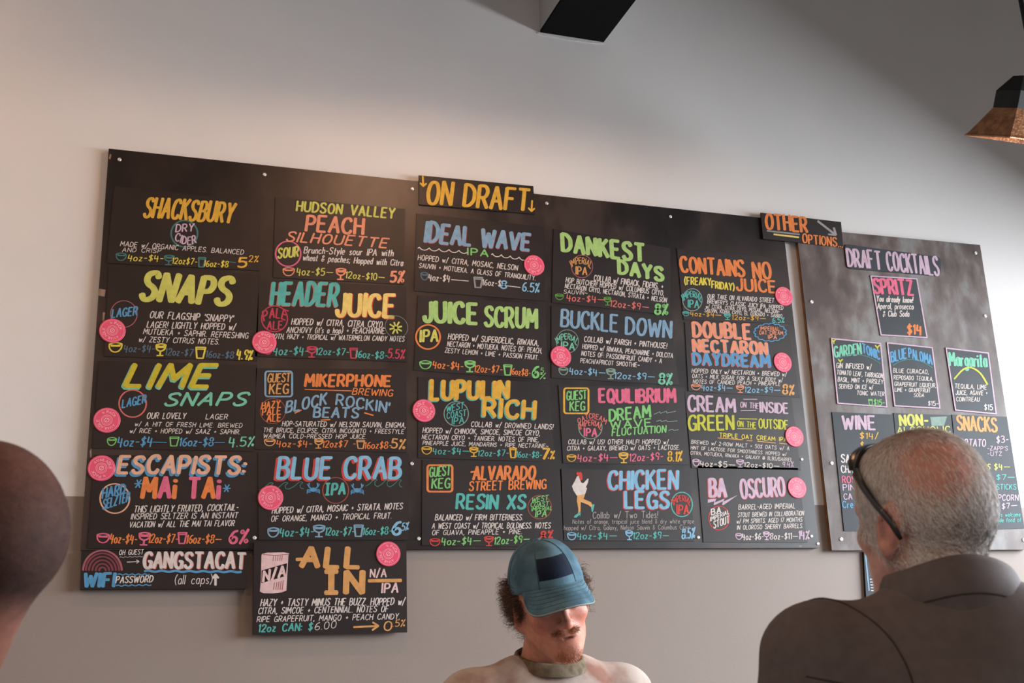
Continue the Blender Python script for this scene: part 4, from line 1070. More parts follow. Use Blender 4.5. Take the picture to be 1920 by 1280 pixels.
def ring_text(words, r, h, rot):
    out = []
    for s, mid, span in words:
        wid = [3.0 if ch == ' ' else glyph(ch, False)[1] for ch in s]
        tot = sum(wid) + 2.4 * (len(s) - 1)
        x = 0
        for ch, w in zip(s, wid):
            if ch != ' ':
                for q in glyph(ch, False)[0]:
                    ang = math.radians(mid + rot) + math.radians(span) * (.5 - (x + q[:, 0]) / tot)
                    rad = r + (q[:, 1] / 10 - .5) * h
                    out.append((np.stack([rad * np.cos(ang), rad * np.sin(ang)], 1), .0011))
            x += w + 2.4
    return out

def magnet(px, py, off, r, rot, label, words=None):
    c = at(px, py, off)
    root = tag(empty('round_magnet', (c[0], c[1], c[2])), label, 'magnet', 'pink round can-pack magnets')
    disc('disc', c, r, .003, m_pink, root)
    st = ring_text(words or [('4 PACK', 90, 95), ('AVAILABLE', 270, 150)], r * .66, r * .2, rot)
    t = np.linspace(0, 2 * math.pi, 33)
    for rr, w in ((.88, .0006), (.4, .0009), (.3, .0006)):
        st.append((np.stack([rr * r * np.cos(t), rr * r * np.sin(t)], 1), w))
    t2 = np.linspace(0, 2 * math.pi, 13)
    st.append((np.stack([.16 * r * np.cos(t2), .16 * r * np.sin(t2)], 1), .0016)); st.append((np.array([[-.08 * r, -.09 * r], [.08 * r, .09 * r]]), .001))
    local_ribbons(st, c, c[1] - .0032, 'print', m_ink, root)

MR = .0375
for (z, x, y, r, rot, off, lab) in (
    (A2, 377, 640, 113, -30, .0232, 'on the SNAPS card'), (A3, 322, 628, 114, -15, .0232, 'on the LIME SNAPS card'), (A4, 238, 178, 103, 160, .0232, 'on the ESCAPISTS card'),
    (B2, 197, 733, 110, 0, .0232, 'on the HEADER JUICE card'), (B4, 274, 540, 118, -60, .0232, 'on the BLUE CRAB card'), (B5, 1558, 222, 113, -35, .033, 'on the ALL IN card'),
    (C1, 1287, 947, 90, 20, .0232, 'on the IDEAL WAVE card'), (C3, 228, 462, 122, -110, .0232, 'on the LUPULIN RICH card'), (D2, 222, 770, 120, 10, .0232, 'on the BUCKLE DOWN card'),
    (E1, 1217, 963, 84, 15, .0232, 'on the CONTAINS NO JUICE card'), (E2, 1420, 612, 103, 5, .0232, 'on the DOUBLE NECTARON DAYDREAM card'), (E3, 1557, 628, 106, 70, .0232, 'on the CREAM ON THE INSIDE card'),
    (E4, 1398, 372, 107, -5, .0232, 'on the BA OSCURO card')):
    magnet(z[0] + x / z[2], z[1] + y / z[2], off, MR, rot, 'pink round magnet ' + lab)

m_clear = bpy.data.materials.new('clear_acrylic')
m_clear.use_nodes = True
nt = m_clear.node_tree
nt.nodes.remove(nt.nodes['Principled BSDF'])
tr = nt.nodes.new('ShaderNodeBsdfTransparent'); tr.inputs[0].default_value = (.9, .9, .88, 1)
gl = nt.nodes.new('ShaderNodeBsdfGlossy'); gl.inputs['Roughness'].default_value = .25
mx = nt.nodes.new('ShaderNodeMixShader'); mx.inputs[0].default_value = .08
nt.links.new(tr.outputs[0], mx.inputs[1]); nt.links.new(gl.outputs[0], mx.inputs[2]); nt.links.new(mx.outputs[0], nt.nodes['Material Output'].inputs['Surface'])
c = at(460 + 1575 / 5.567, 510 + 575 / 5.567, .0235)
root = tag(empty('star_magnet', (c[0], c[1], c[2])), 'round clear disc with a yellow green star on the HEADER JUICE card', 'magnet')
disc('clear_disc', c, .0385, .003, m_clear, root)
t = np.linspace(0, 2 * math.pi, 37)
local_ribbons([(np.stack([.0378 * np.cos(t), .0378 * np.sin(t)], 1), .0012)], c, c[1] - .0033, 'rim', pen('dim'), root)
st = []
for i, rr in enumerate((.021, .024, .02, .023, .022, .024, .02, .022)):
    a = i * math.pi / 4 + .3
    st.append((np.array([[-.002, -.003], [-.002 + rr * math.cos(a), -.003 + rr * math.sin(a)]]), .0055))
local_ribbons(st, c, c[1] - .0035, 'star', pen('lime'), root)

# ------------------------------------------------------------------ people: smooth signed-distance modelling
def surface_nets(vals, lo, h):
    ins = vals < 0
    nx, ny, nz = vals.shape
    c = np.zeros((nx - 1, ny - 1, nz - 1), np.uint8)
    for dx in (0, 1):
        for dy in (0, 1):
            for dz in (0, 1):
                c += ins[dx:nx - 1 + dx, dy:ny - 1 + dy, dz:nz - 1 + dz]
    act = (c > 0) & (c < 8)
    idx = np.full(act.shape, -1, np.int64)
    ijk = np.argwhere(act)
    idx[act] = np.arange(len(ijk))
    acc = np.zeros((len(ijk), 3))
    cnt = np.zeros(len(ijk))
    corners = [(a, b, d) for a in (0, 1) for b in (0, 1) for d in (0, 1)]
    for a in corners:
        for ax in range(3):
            if a[ax] == 0:
                b = list(a)
                b[ax] = 1
                va = vals[ijk[:, 0] + a[0], ijk[:, 1] + a[1], ijk[:, 2] + a[2]]
                vb = vals[ijk[:, 0] + b[0], ijk[:, 1] + b[1], ijk[:, 2] + b[2]]
                m = (va < 0) != (vb < 0)
                t = np.where(m, va / np.where(va == vb, 1, va - vb), 0)
                p = np.array(a, float)[None, :] + np.outer(t, np.array(b) - np.array(a))
                acc[m] += p[m]
                cnt[m] += 1
    V = (ijk + acc / cnt[:, None]) * h + lo
    Fs = []
    for ax in range(3):
        o1, o2 = (ax + 1) % 3, (ax + 2) % 3
        sl0 = [slice(1, -1)] * 3
        sl1 = [slice(1, -1)] * 3
        sl0[ax] = slice(0, vals.shape[ax] - 1)
        sl1[ax] = slice(1, vals.shape[ax])
        a, b = ins[tuple(sl0)], ins[tuple(sl1)]
        for flip, m in ((False, a & ~b), (True, ~a & b)):
            e = np.argwhere(m)
            if not len(e):
                continue
            e = e.copy()
            e[:, o1] += 1
            e[:, o2] += 1
            q = []
            for d1, d2 in ((0, 0), (1, 0), (1, 1), (0, 1)):
                g = e.copy()
                g[:, o1] -= d1
                g[:, o2] -= d2
                q.append(idx[g[:, 0], g[:, 1], g[:, 2]])
            q = np.stack(q, 1)
            Fs.append(q if flip else q[:, ::-1])
    Fq = np.concatenate(Fs)
    return V, Fq[(Fq >= 0).all(1)][:, ::-1]

def sdf_mesh(f, lo, hi, h):
    lo, hi = np.array(lo, float), np.array(hi, float)
    n = np.ceil((hi - lo) / h).astype(int) + 1
    ax = [lo[i] + h * np.arange(n[i]) for i in range(3)]
    X, Y, Z = np.meshgrid(*ax, indexing='ij')
    P = np.stack([X.ravel(), Y.ravel(), Z.ravel()], 1).astype(np.float32)
    out = np.empty(len(P), np.float32)
    for s in range(0, len(P), 400000):
        out[s:s + 400000] = f(P[s:s + 400000])
    return surface_nets(out.reshape(n).astype(np.float64), lo, h)

def ell(P, c, r, M=None):
    Q = P - np.array(c, np.float32)
    if M is not None:
        Q = Q @ np.asarray(M, np.float32)
    r = np.array(r, np.float32)
    k0 = np.sqrt(((Q / r) ** 2).sum(1))
    k1 = np.sqrt(((Q / (r * r)) ** 2).sum(1)) + 1e-9
    return k0 * (k0 - 1) / k1

def cap(P, a, b, ra, rb, sq=None):
    a, b = np.array(a, np.float32), np.array(b, np.float32)
    if sq is not None:
        s = np.array(sq, np.float32)
        P, a, b = P * s, a * s, b * s
    d = b - a
    t = np.clip(((P - a) @ d) / (d @ d), 0, 1)
    q = P - a - t[:, None] * d
    return np.sqrt((q * q).sum(1)) - (ra + (rb - ra) * t)

def smin(a, b, k):
    h = np.clip(.5 + .5 * (b - a) / k, 0, 1)
    return b + (a - b) * h - k * h * (1 - h)

def ssub(a, b, k):            # a minus b
    return -smin(-a, b, k)

def rotm(yaw=0, pitch=0, roll=0):
    y, p, r = map(math.radians, (yaw, pitch, roll))
    return np.array(Matrix.Rotation(y, 3, 'Z') @ Matrix.Rotation(p, 3, 'X') @ Matrix.Rotation(r, 3, 'Y'))

def head_sdf(P, wide=1.0, ears=True, detail=True, deep=1.0):
    """head in its own frame: face towards -y, x to the person's left, z up"""
    P = P.copy()
    P[:, 0] /= wide
    P[:, 1] /= deep
    A = np.abs(P[:, :1])
    S = np.concatenate([A, P[:, 1:]], 1)                      # mirrored half
    d = ell(P, (0, .012, .034), (.0775, .0985, .088))
    d = smin(d, ell(P, (0, .05, .004), (.064, .055, .062)), .03)
    d = smin(d, ell(P, (0, -.042, .046), (.066, .053, .058)), .03)
    d = smin(d, ell(P, (0, -.038, -.036), (.061, .055, .074)), .03)
    d = smin(d, cap(S, (.056, .004, -.045), (.02, -.068, -.098), .02, .017), .03)
    d = smin(d, ell(P, (0, -.08, -.1), (.022, .018, .017)), .02)
    if detail:
        d = smin(d, ell(S, (.045, -.06, -.022), (.023, .02, .018)), .02)
        d = smin(d, cap(S, (.012, -.092, .019), (.046, -.078, .018), .008, .007), .014)
        d = ssub(d, ell(S, (.031, -.1, .001), (.017, .013, .012)), .012)
        d = smin(d, ell(S, (.031, -.0815, .001), (.0135, .0125, .0105)), .004)
        d = smin(d, cap(P, (0, -.092, .012), (0, -.112, -.028), .0065, .011), .012)
        d = smin(d, ell(P, (0, -.114, -.032), (.0115, .0115, .0105)), .006)
        d = smin(d, ell(S, (.0135, -.103, -.035), (.0075, .009, .0068)), .006)
        d = smin(d, ell(P, (0, -.08, -.062), (.03, .02, .024)), .02)
        d = smin(d, ell(P, (0, -.0945, -.0575), (.022, .0075, .0052)), .004)
        d = smin(d, ell(P, (0, -.0925, -.0695), (.019, .008, .006)), .004)
        d = ssub(d, ell(P, (0, -.104, -.0635), (.023, .009, .0026)), .002)
    if ears:
        E = np.array(Matrix.Rotation(math.radians(22), 3, 'Z') @ Matrix.Rotation(math.radians(-12), 3, 'X'))
        e = ell(S, (.083, .016, -.012), (.0075, .0205, .036), E)
        e = smin(e, ell(S, (.078, .004, -.04), (.007, .01, .013)), .008)
        e = ssub(e, ell(S, (.0905, .013, -.008), (.0075, .0135, .025), E), .004)
        e = smin(e, ell(S, (.082, .002, -.012), (.006, .006, .009)), .004)
        d = smin(d, e, .006)
    return d * min(wide, deep, 1.0)

def skin_mat(name, rough=.5, sss=.12, spec=.4):
    m = bpy.data.materials.new(name)
    m.use_nodes = True
    nt = m.node_tree
    p = nt.nodes['Principled BSDF']
    at_ = nt.nodes.new('ShaderNodeAttribute')
    at_.attribute_name = 'tint'
    tc = nt.nodes.new('ShaderNodeTexCoord')
    n = nt.nodes.new('ShaderNodeTexNoise')
    n.inputs['Scale'].default_value = 70
    n.inputs['Detail'].default_value = 5
    nt.links.new(tc.outputs['Object'], n.inputs['Vector'])
    r = nt.nodes.new('ShaderNodeMapRange')
    r.inputs['From Min'].default_value = .3
    r.inputs['From Max'].default_value = .7
    r.inputs['To Min'].default_value = .84
    r.inputs['To Max'].default_value = 1.1
    nt.links.new(n.outputs['Fac'], r.inputs['Value'])
    mu = nt.nodes.new('ShaderNodeVectorMath')
    mu.operation = 'SCALE'
    nt.links.new(at_.outputs['Color'], mu.inputs[0])
    nt.links.new(r.outputs['Result'], mu.inputs['Scale'])
    nt.links.new(mu.outputs['Vector'], p.inputs['Base Color'])
    p.inputs['Roughness'].default_value = rough
    p.inputs['Specular IOR Level'].default_value = spec
    p.inputs['Subsurface Weight'].default_value = sss
    p.inputs['Subsurface Radius'].default_value = (.01, .004, .002)
    p.inputs['Subsurface Scale'].default_value = .5
    b = nt.nodes.new('ShaderNodeBump')
    b.inputs['Strength'].default_value = .12
    b.inputs['Distance'].default_value = .002
    n2 = nt.nodes.new('ShaderNodeTexNoise')
    n2.inputs['Scale'].default_value = 420
    nt.links.new(tc.outputs['Object'], n2.inputs['Vector'])
    nt.links.new(n2.outputs['Fac'], b.inputs['Height'])
    nt.links.new(b.outputs['Normal'], p.inputs['Normal'])
    return m

def tint(o, cols):
    a = o.data.color_attributes.new('tint', 'FLOAT_COLOR', 'POINT')
    c = np.ones((len(cols), 4), np.float32)
    c[:, :3] = cols
    a.data.foreach_set('color', c.ravel())

def gauss(P, c, s):
    return np.exp(-(((P - np.array(c)) / np.array(s)) ** 2).sum(1))

def mixc(base, col, w):
    return base * (1 - w[:, None]) + np.array(col[:3])[None, :] * w[:, None]

def hand_sdf(P, w, s, fwd):
    """relaxed hand hanging from wrist w; s = +1/-1 side, fwd = facing unit y sign"""
    L = lambda x, y, z: (w[0] + s * x, w[1] + fwd * y, w[2] + z)
    d = ell(P, L(0, .004, -.05), (.02, .04, .052))
    for i, (yy, ln) in enumerate(((.03, .07), (.01, .078), (-.01, .072), (-.028, .056))):
        k1, k2 = L(-.002, yy, -.09), L(-.012, yy * 1.05, -.09 - ln * .5)
        k3 = L(-.03, yy * 1.05, -.09 - ln * .92)
        d = smin(d, cap(P, k1, k2, .0092, .0085), .006)
        d = smin(d, cap(P, k2, k3, .0085, .0072), .004)
    t1, t2, t3 = L(-.004, .03, -.03), L(-.016, .056, -.066), L(-.024, .058, -.096)
    d = smin(d, cap(P, t1, t2, .013, .0105), .01)
    return smin(d, cap(P, t2, t3, .0105, .008), .004)

class Person:
    def __init__(self, label, H, hm, scale, wide, N, fwd, sh=.2, belly=.13, chest=.115, drop=.05, byaw=0.0, deep=1.0, trap=-.06, nr=.056, tx=.07):
        """H head centre, hm head rotation, N neck base, fwd = +1/-1 direction of facing along world y"""
        self.H, self.hm, self.sc, self.wide, self.N, self.fwd = np.array(H), hm, scale, wide, np.array(N), fwd
        self.sh, self.belly, self.chest, self.drop = sh, belly, chest, drop
        self.root = tag(empty('person', (N[0], N[1], 0)), label, 'person')
        self.tx = tx
        self.deep, self.trap, self.nr = deep, trap, nr
        self.BM = rotm(byaw)
        self.cy, self.sy = math.cos(math.radians(byaw)), math.sin(math.radians(byaw))
    def local(self, P):
        return ((P - self.H.astype(P.dtype)) @ self.hm.astype(P.dtype)) / self.sc
    def world(self, q):
        return np.asarray(q) * self.sc @ self.hm.T + self.H
    def B(self, x, y, z):                                    # body frame: x to the right of the picture, y forward
        y = self.fwd * y
        return (self.N[0] + x * self.cy - y * self.sy, self.N[1] + x * self.sy + y * self.cy, self.N[2] + z)
    def neck(self, P):
        a = self.world((0, .012, -.05))
        return cap(P, a, self.B(0, -.01, -.03), self.nr * self.sc, self.nr + .004)
    def skin(self, P):
        d = head_sdf(self.local(P), self.wide, deep=self.deep) * self.sc
        d = smin(d, self.neck(P), .025)
        d = smin(d, cap(P, self.B(-.06, -.005, -.08), self.B(.06, -.005, -.08), .045, .045), .05)
        return smin(d, ell(P, self.B(0, 0, -.14), (.12, .075, .1), self.BM), .04)
    def arm_pts(self, s):
        return self.B(s * self.sh, -.01, -self.drop - .03), self.B(s * (self.sh + .055), -.03, -.34), self.B(s * (self.sh + .035), .06, -.58)
    def limbs(self, P):
        d = None
        for s in (-1, 1):
            a, b, c = self.arm_pts(s)
            e = smin(cap(P, a, b, .05, .042), cap(P, b, c, .042, .027), .02)
            e = smin(e, hand_sdf(P, c, s, self.fwd), .015)
            d = e if d is None else np.minimum(d, e)
        return d
    def build_skin(self, mat_, color_fn, h=.0034, zlow=-.13):
        lo = np.minimum(self.H - .16 * self.sc, np.array(self.N) - .17)
        hi = np.maximum(self.H + .16 * self.sc, np.array(self.N) + .12)
        lo[2] = self.N[2] + zlow
        V, Fq = sdf_mesh(self.skin, lo, hi, h)
        self.headV, self.headF = V, Fq
        VV, FF = [V], [Fq]
        n = len(V)
        for s in (-1, 1):                                     # forearms and hands, same mesh
            a, b, c = self.arm_pts(s)
            lo = np.minimum(b, c) - .09
            hi = np.maximum(b, c) + .09
            lo[2] = c[2] - .19
            v, f = sdf_mesh(self.limbs, lo, hi, .007)
            VV.append(v)
            FF.append(f + n)
            n += len(v)
        V, Fq = np.concatenate(VV), np.concatenate(FF)
        o = np_mesh('body', V, Fq, mat_, self.root)
        tint(o, color_fn(self.local(V), V))
        return o
    def shirt_sdf(self, P, hole=.075, sleeve=.32):
        d = ell(P, self.B(0, 0, -.3), (self.sh * .95, self.chest, .3), self.BM)
        d = smin(d, ell(P, self.B(0, .03, -.5), (self.sh * .88, self.belly, .26), self.BM), .08)
        d = smin(d, cap(P, self.B(-self.sh * .8, -.01, -self.drop - .035), self.B(self.sh * .8, -.01, -self.drop - .035), .07, .07), .07)
        d = smin(d, cap(P, self.B(-self.tx, -.012, self.trap), self.B(self.tx, -.012, self.trap), .055, .055), .06)
        for s in (-1, 1):
            a, b, c = self.arm_pts(s)
            m = np.array(a) + (np.array(b) - np.array(a)) * (sleeve / .3)
            d = smin(d, cap(P, a, m, .068, .06), .05)
        d = np.maximum(d, self.N[2] - .72 - P[:, 2])
        w = np.sin(P[:, 0] * 31 + 3 * np.sin(P[:, 2] * 13)) * np.sin(P[:, 2] * 17 + P[:, 0] * 9) * .0034
        low = np.clip((self.N[2] - .06 - P[:, 2]) / .12, 0, 1)
        return d + w * low * 1.6
    def build_shirt(self, mat_, hole=.075, h=.009, sleeve=.3, zmin=-.74):
        top = self.B(0, .0, .06)
        def f(P):
            d = self.shirt_sdf(P, hole, sleeve)
            nk = cap(P, self.B(0, 0.012, .1), self.B(0, -.002, -.075), hole, hole * .92)
            return ssub(d, nk, .012)
        ey = .22 + .36 * abs(self.sy)
        lo = np.array([self.N[0] - .37, self.N[1] - ey, self.N[2] + zmin]); hi = np.array([self.N[0] + .37, self.N[1] + ey, self.N[2] + .09])
        V, Fq = sdf_mesh(f, lo, hi, h)
        return np_mesh('shirt', V, Fq, mat_, self.root)
    def build_legs(self, m_tr, m_shoe):
        zt = self.N[2] - .64
        x, y = self.N[0], self.N[1]
        def f(P):
            d = ell(P, (x, y + self.fwd * .01, zt - .08), (self.sh * .84, self.belly * .95, .17))
            for s in (-1, 1):
                k = (x + s * .105, y + self.fwd * .02, zt * .52)
                d = smin(d, cap(P, (x + s * .085, y, zt - .12), k, .095, .07), .04)
                d = smin(d, cap(P, k, (x + s * .11, y, .07), .07, .062), .03)
            return np.maximum(d, .045 - P[:, 2])
        V, Fq = sdf_mesh(f, (x - .26, y - .22, .02), (x + .26, y + .22, zt + .12), .016)
        np_mesh('trousers', V, Fq, m_tr, self.root)
        for s in (-1, 1):
            cx = x + s * .11
            def g(P):
                d = ell(P, (cx, y + self.fwd * .07, .035), (.048, .14, .05))
                d = smin(d, cap(P, (cx, y, .04), (cx, y, .085), .046, .044), .03)
                return np.maximum(d, .003 - P[:, 2])
            V, Fq = sdf_mesh(g, (cx - .08, y - .25, -.01), (cx + .08, y + .25, .14), .011)
            np_mesh('shoe', V, Fq, m_shoe, self.root)

def face_pick(V, Fq, w, n):
    """n random points on quads weighted by w (per vertex); returns points and normals"""
    a, b, c, d = (V[Fq[:, i]] for i in range(4))
    nr = np.cross(c - a, d - b)
    ar = np.linalg.norm(nr, axis=1)
    nr = nr / np.maximum(ar, 1e-12)[:, None]
    wf = ar * w[Fq].mean(1)
    k = rng.choice(len(Fq), n, p=wf / wf.sum())
    u, v = rng.random(n)[:, None], rng.random(n)[:, None]
    p = (a[k] * (1 - u) + b[k] * u) * (1 - v) + (d[k] * (1 - u) + c[k] * u) * v
    return p, nr[k]

def strands(name, base, nrm, dirs, length, width, mats, parent, midx=None, seg=3, curl=0.0, lift=.35, kind=True):
    """short hairs as thin tapered ribbons: base (n,3), initial direction blended from normal to dirs"""
    n = len(base)
    L = length[:, None]
    pts = [base - nrm * .001]
    ph = rng.random(n) * 6.28
    side = np.cross(nrm, dirs)
    side /= np.maximum(np.linalg.norm(side, axis=1), 1e-9)[:, None]
    for s in range(1, seg + 1):
        t = s / seg
        d = nrm * lift * (1 - .6 * t) + dirs
        d /= np.linalg.norm(d, axis=1)[:, None]
        p = pts[-1] + d * L / seg
        if curl:
            p = p + (side * np.cos(ph + 5.5 * t)[:, None] + nrm * np.sin(ph + 5.5 * t)[:, None]) * curl * L
        pts.append(p)
    V = []
    ws = rng.normal(size=(n, 3)) * .5 + side
    ws /= np.linalg.norm(ws, axis=1)[:, None]
    for s, p in enumerate(pts):
        w = width * (1 - .75 * s / seg) * .5
        V.append(p + ws * w)
        V.append(p - ws * w)
    V = np.stack(V, 1).reshape(-1, 3)
    k = 2 * (seg + 1)
    base_i = (np.arange(n) * k)[:, None]
    Fq = np.concatenate([base_i + np.array([[2 * s, 2 * s + 1, 2 * s + 3, 2 * s + 2]]) for s in range(seg)], 0)
    mi = None if midx is None else np.tile(midx, seg)
    o = np_mesh(name, V, Fq, mats, parent, mi, smooth=False)
    if kind:
        o['kind'] = 'stuff'
    return o

def tube(name, pts, r, mat_, parent, n=8, flat=None, cyc=False):
    P = np.array(pts, float)
    m = len(P)
    d = np.gradient(P, axis=0)
    d /= np.maximum(np.linalg.norm(d, axis=1), 1e-9)[:, None]
    u = np.array(flat if flat is not None else (0, 0, 1.0))
    V = []
    rr = np.broadcast_to(np.asarray(r, float), (m, 2)) if np.ndim(r) else np.full((m, 2), r)
    for i in range(m):
        s = np.cross(d[i], u)
        s /= max(np.linalg.norm(s), 1e-9)
        t = np.cross(s, d[i])
        for j in range(n):
            a = 2 * math.pi * j / n
            V.append(P[i] + s * rr[i][0] * math.cos(a) + t * rr[i][1] * math.sin(a))
    Fc = []
    for i in range(m - 1):
        for j in range(n):
            Fc.append((i * n + j, i * n + (j + 1) % n, (i + 1) * n + (j + 1) % n, (i + 1) * n + j))
    Fc += [tuple(range(n))[::-1], tuple(range((m - 1) * n, m * n))]
    return mesh(name, V, Fc, mat_, parent, smooth=True)

def loft(name, rings, mat_, parent, cyc=True, smooth=True):
    n = len(rings[0])
    V = [p for r in rings for p in r]
    Fc = []
    for i in range(len(rings) - 1):
        for j in range(n if cyc else n - 1):
            k = (j + 1) % n
            Fc.append((i * n + j, i * n + k, (i + 1) * n + k, (i + 1) * n + j))
    return mesh(name, V, Fc, mat_, parent, smooth=smooth)

m_trs = mat('dark_denim', srgb(46, 50, 62), .85, .2, var=.25, scale=20)
m_shoe = mat('brown_leather_shoe', srgb(58, 42, 34), .5, .4, var=.2, scale=15)

# ------------------------------------------------------------------ grey haired man on the right, seen from behind
LOS = math.degrees(math.atan2(*(R.T @ np.array([(1719 - 960) / F, 0.16, 1]))[:2]))
H = at_depth(1731, 973, 1.54)
N = at_depth(1780, 1098, 1.47)
pm = Person('grey haired man in a dark brown polo shirt, seen from behind at the right', H, rotm(180 + 47 - LOS, -4, 3), 1.005, .96, N, 1, sh=.186, belly=.17, chest=.14, drop=.056, byaw=-30, deep=.9, trap=-.055, tx=.03)
SK = np.array(srgb(208, 160, 145)[:3]); RED = np.array(srgb(198, 128, 112)[:3])
def crown_bald(q):
    return np.clip(gauss(q, (.040, .07, .068), (.044, .044, .04)) * 1.6, 0, 1)
def hair_w(q):
    top = np.clip((q[:, 2] - (-.064 + .35 * np.clip(-q[:, 1], -.02, .2) * 2.2)) / .012, 0, 1)
    ear = 1 - np.clip(gauss(np.stack([np.abs(q[:, 0]), q[:, 1], q[:, 2]], 1), (.086, .008, -.014), (.022, .026, .04)) * 1.9, 0, 1)
    front = np.clip((.068 + q[:, 1] + np.clip(q[:, 2] - .04, 0, .1) * .25) / .012, 0, 1)
    bald = 1 - .88 * np.clip(crown_bald(q) * 1.25, 0, 1)
    inside = (q[:, 2] > -.1)
    return top * ear * front * bald * inside
def col_right(q, V):
    c = np.tile(SK, (len(q), 1))
    c = mixc(c, srgb(160, 140, 128), .6 * hair_w(q))
    c = mixc(c, RED, np.clip(.55 * crown_bald(q) + .75 * gauss(q, (.084, .018, -.01), (.02, .03, .045)) + .35 * gauss(q, (0, .09, -.12), (.09, .06, .03)), 0, 1))
    return c
pm.build_skin(skin_mat('fair_ruddy_skin'), col_right)
m_polo = mat('brown_pique', srgb(102, 93, 92), .8, .25, var=.14, scale=60, bump=.25, bump_scale=900)
shirt = pm.build_shirt(m_polo, .074)
pm.build_legs(m_trs, m_shoe)
# polo collar: a stand folded over
rings = []
NS = 48
for (rad, dz) in ((.077, -.05), (.076, -.012), (.0755, .012), (.078, .019), (.082, .018), (.086, .01), (.091, -.006), (.0965, -.027), (.0945, -.031), (.092, -.075)):
    ring = []
    for j in range(NS):
        a = 2 * math.pi * j / NS
        back = .5 + .5 * math.cos(a)                        # 1 at the nape
        x = rad * 1.0 * math.sin(a)
        y = -rad * 1.02 * math.cos(a)
        zz = dz + .012 * back - .02 * (1 - back) + .004 * math.sin(3 * a + 1)
        ring.append(pm.B(x, y + .004, zz))
    rings.append(ring)
loft('collar', rings, m_polo, shirt)
tube('collar_edge', rings[8] + rings[8][:1], .0012, mat('seam_thread', srgb(66, 57, 55), .9, .1), shirt, 6)
m_seam = mat('seam_thread', srgb(66, 57, 55), .9, .1)
def on_shirt(P, x, y0, z):
    """point on the back of the shirt: march from behind"""
    t = np.linspace(-.3, .1, 500)
    Q = np.array([P.B(x, tt, z) for tt in t], np.float32)
    d = P.shirt_sdf(Q)
    i = np.argmax(d < 0)
    return Q[i].astype(float) + np.array([0, -P.fwd * .0005, 0])
pts = [on_shirt(pm, x, 0, -.10 - .035 * math.cos(x * 7)) for x in np.linspace(-.2, .2, 41)]
tube('yoke_seam', pts, .0011, m_seam, shirt, 6)
pts = []
for t in np.linspace(-.1, .85, 26):
    a, b, c = pm.arm_pts(-1)
    ang = t * 2.6
    best = None
    ctr = np.array(a) + np.array([.012, 0, 0])
    dirv = np.array([.25 * math.sin(ang), -math.sin(ang), math.cos(ang)])
    dirv /= np.linalg.norm(dirv)
    s = np.linspace(.02, .16, 300)
    Q = (ctr + np.outer(s, dirv)).astype(np.float32)
    i = np.argmax(pm.shirt_sdf(Q) > 0)
    pts.append(Q[i].astype(float) + dirv * .0003)
tube('armhole_seam', pts, .0011, m_seam, shirt, 6, flat=(1, 0, 0))

# cropped grey hair
q = pm.local(pm.headV)
face = -q[:, 1]
w = hair_w(q)
m_h1 = mat('hair_silver', srgb(246, 243, 239), .5, .4)
m_h2 = mat('hair_grey', srgb(206, 198, 190), .5, .4)
m_h3 = mat('hair_dark_grey', srgb(116, 100, 90), .5, .4)
nh = 42000
b, nr = face_pick(pm.headV, pm.headF, w, nh)
ql = pm.local(b)
dl = np.stack([ql[:, 0] * 1.2, .35 + ql[:, 1] * 2.0, -.55 - ql[:, 2] * 5.5], 1)       # swept back and down
dl += rng.normal(size=dl.shape) * .22
dw = dl @ pm.hm.T
dw -= (dw * nr).sum(1)[:, None] * nr
dw /= np.maximum(np.linalg.norm(dw, axis=1), 1e-9)[:, None]
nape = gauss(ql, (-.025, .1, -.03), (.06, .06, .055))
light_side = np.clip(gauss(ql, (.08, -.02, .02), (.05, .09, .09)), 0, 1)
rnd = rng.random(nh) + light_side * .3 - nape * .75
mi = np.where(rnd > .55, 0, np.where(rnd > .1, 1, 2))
ln = .009 + .007 * rng.random(nh)
strands('hair', b, nr, dw, ln, .00062, [m_h1, m_h2, m_h3], pm.root, mi, 3, lift=.38)

# sunglasses pushed up on his head
m_glass = mat('black_acetate', (0.012, 0.012, 0.013, 1), .3, .5)
m_lens = mat('smoked_lens', (0.01, 0.01, 0.011, 1), .25, .35)
gw = pm.world
sg = tag(empty('sunglasses', tuple(gw((0, -.06, .12)))), 'black wraparound sunglasses pushed up on the grey haired man\'s head', 'sunglasses')
def skull(c0, d, off):
    t = np.linspace(.02, .16, 700)
    Q = np.array(c0) + np.outer(t, np.array(d) / np.linalg.norm(d))
    i = np.argmax(head_sdf(Q.astype(np.float32), .96, ears=False, deep=.9) > 0)
    return Q[i] + np.array(d) / np.linalg.norm(d) * off
curve = [tuple(skull((0, -.03, .03), (math.cos(th), -.14 * math.cos(th) - .40 * math.sin(th), .40 * math.cos(th) + .92 * math.sin(th)), .0075)) for th in np.radians([10, 22, 38, 54, 72, 90])]
hx = curve[0]
for s in (1, -1):
    hp = [hx] + [tuple(np.array(hx) * (1 - t) + np.array((.0865, .026, -.004)) * t + np.array([.006 * math.sin(math.pi * t), 0, 0])) for t in (.3, .65)] + [(.0868, .025, -.003), (.0855, .032, -.016), (.083, .036, -.026)]
    tube('temple_arm', [gw((s * x, y, z)) for x, y, z in hp], [(.0024, .0075), (.0022, .006), (.0022, .005), (.0024, .0048), (.0026, .0046), (.002, .003)], m_glass, sg, 10, flat=tuple(pm.hm @ np.array([0, .73, .68])))
full = curve + [(-x, y, z) for x, y, z in curve[-2::-1]]
full = cr(full, False, 4)
dn = np.array([0, -.75, .12]); dn /= np.linalg.norm(dn)
tube('frame', [gw(p) for p in full], (.0026, .0042), m_glass, sg, 10, flat=tuple(pm.hm @ np.array([0, .73, .68])))
V = []
c0 = np.array([0, -.03, .03])
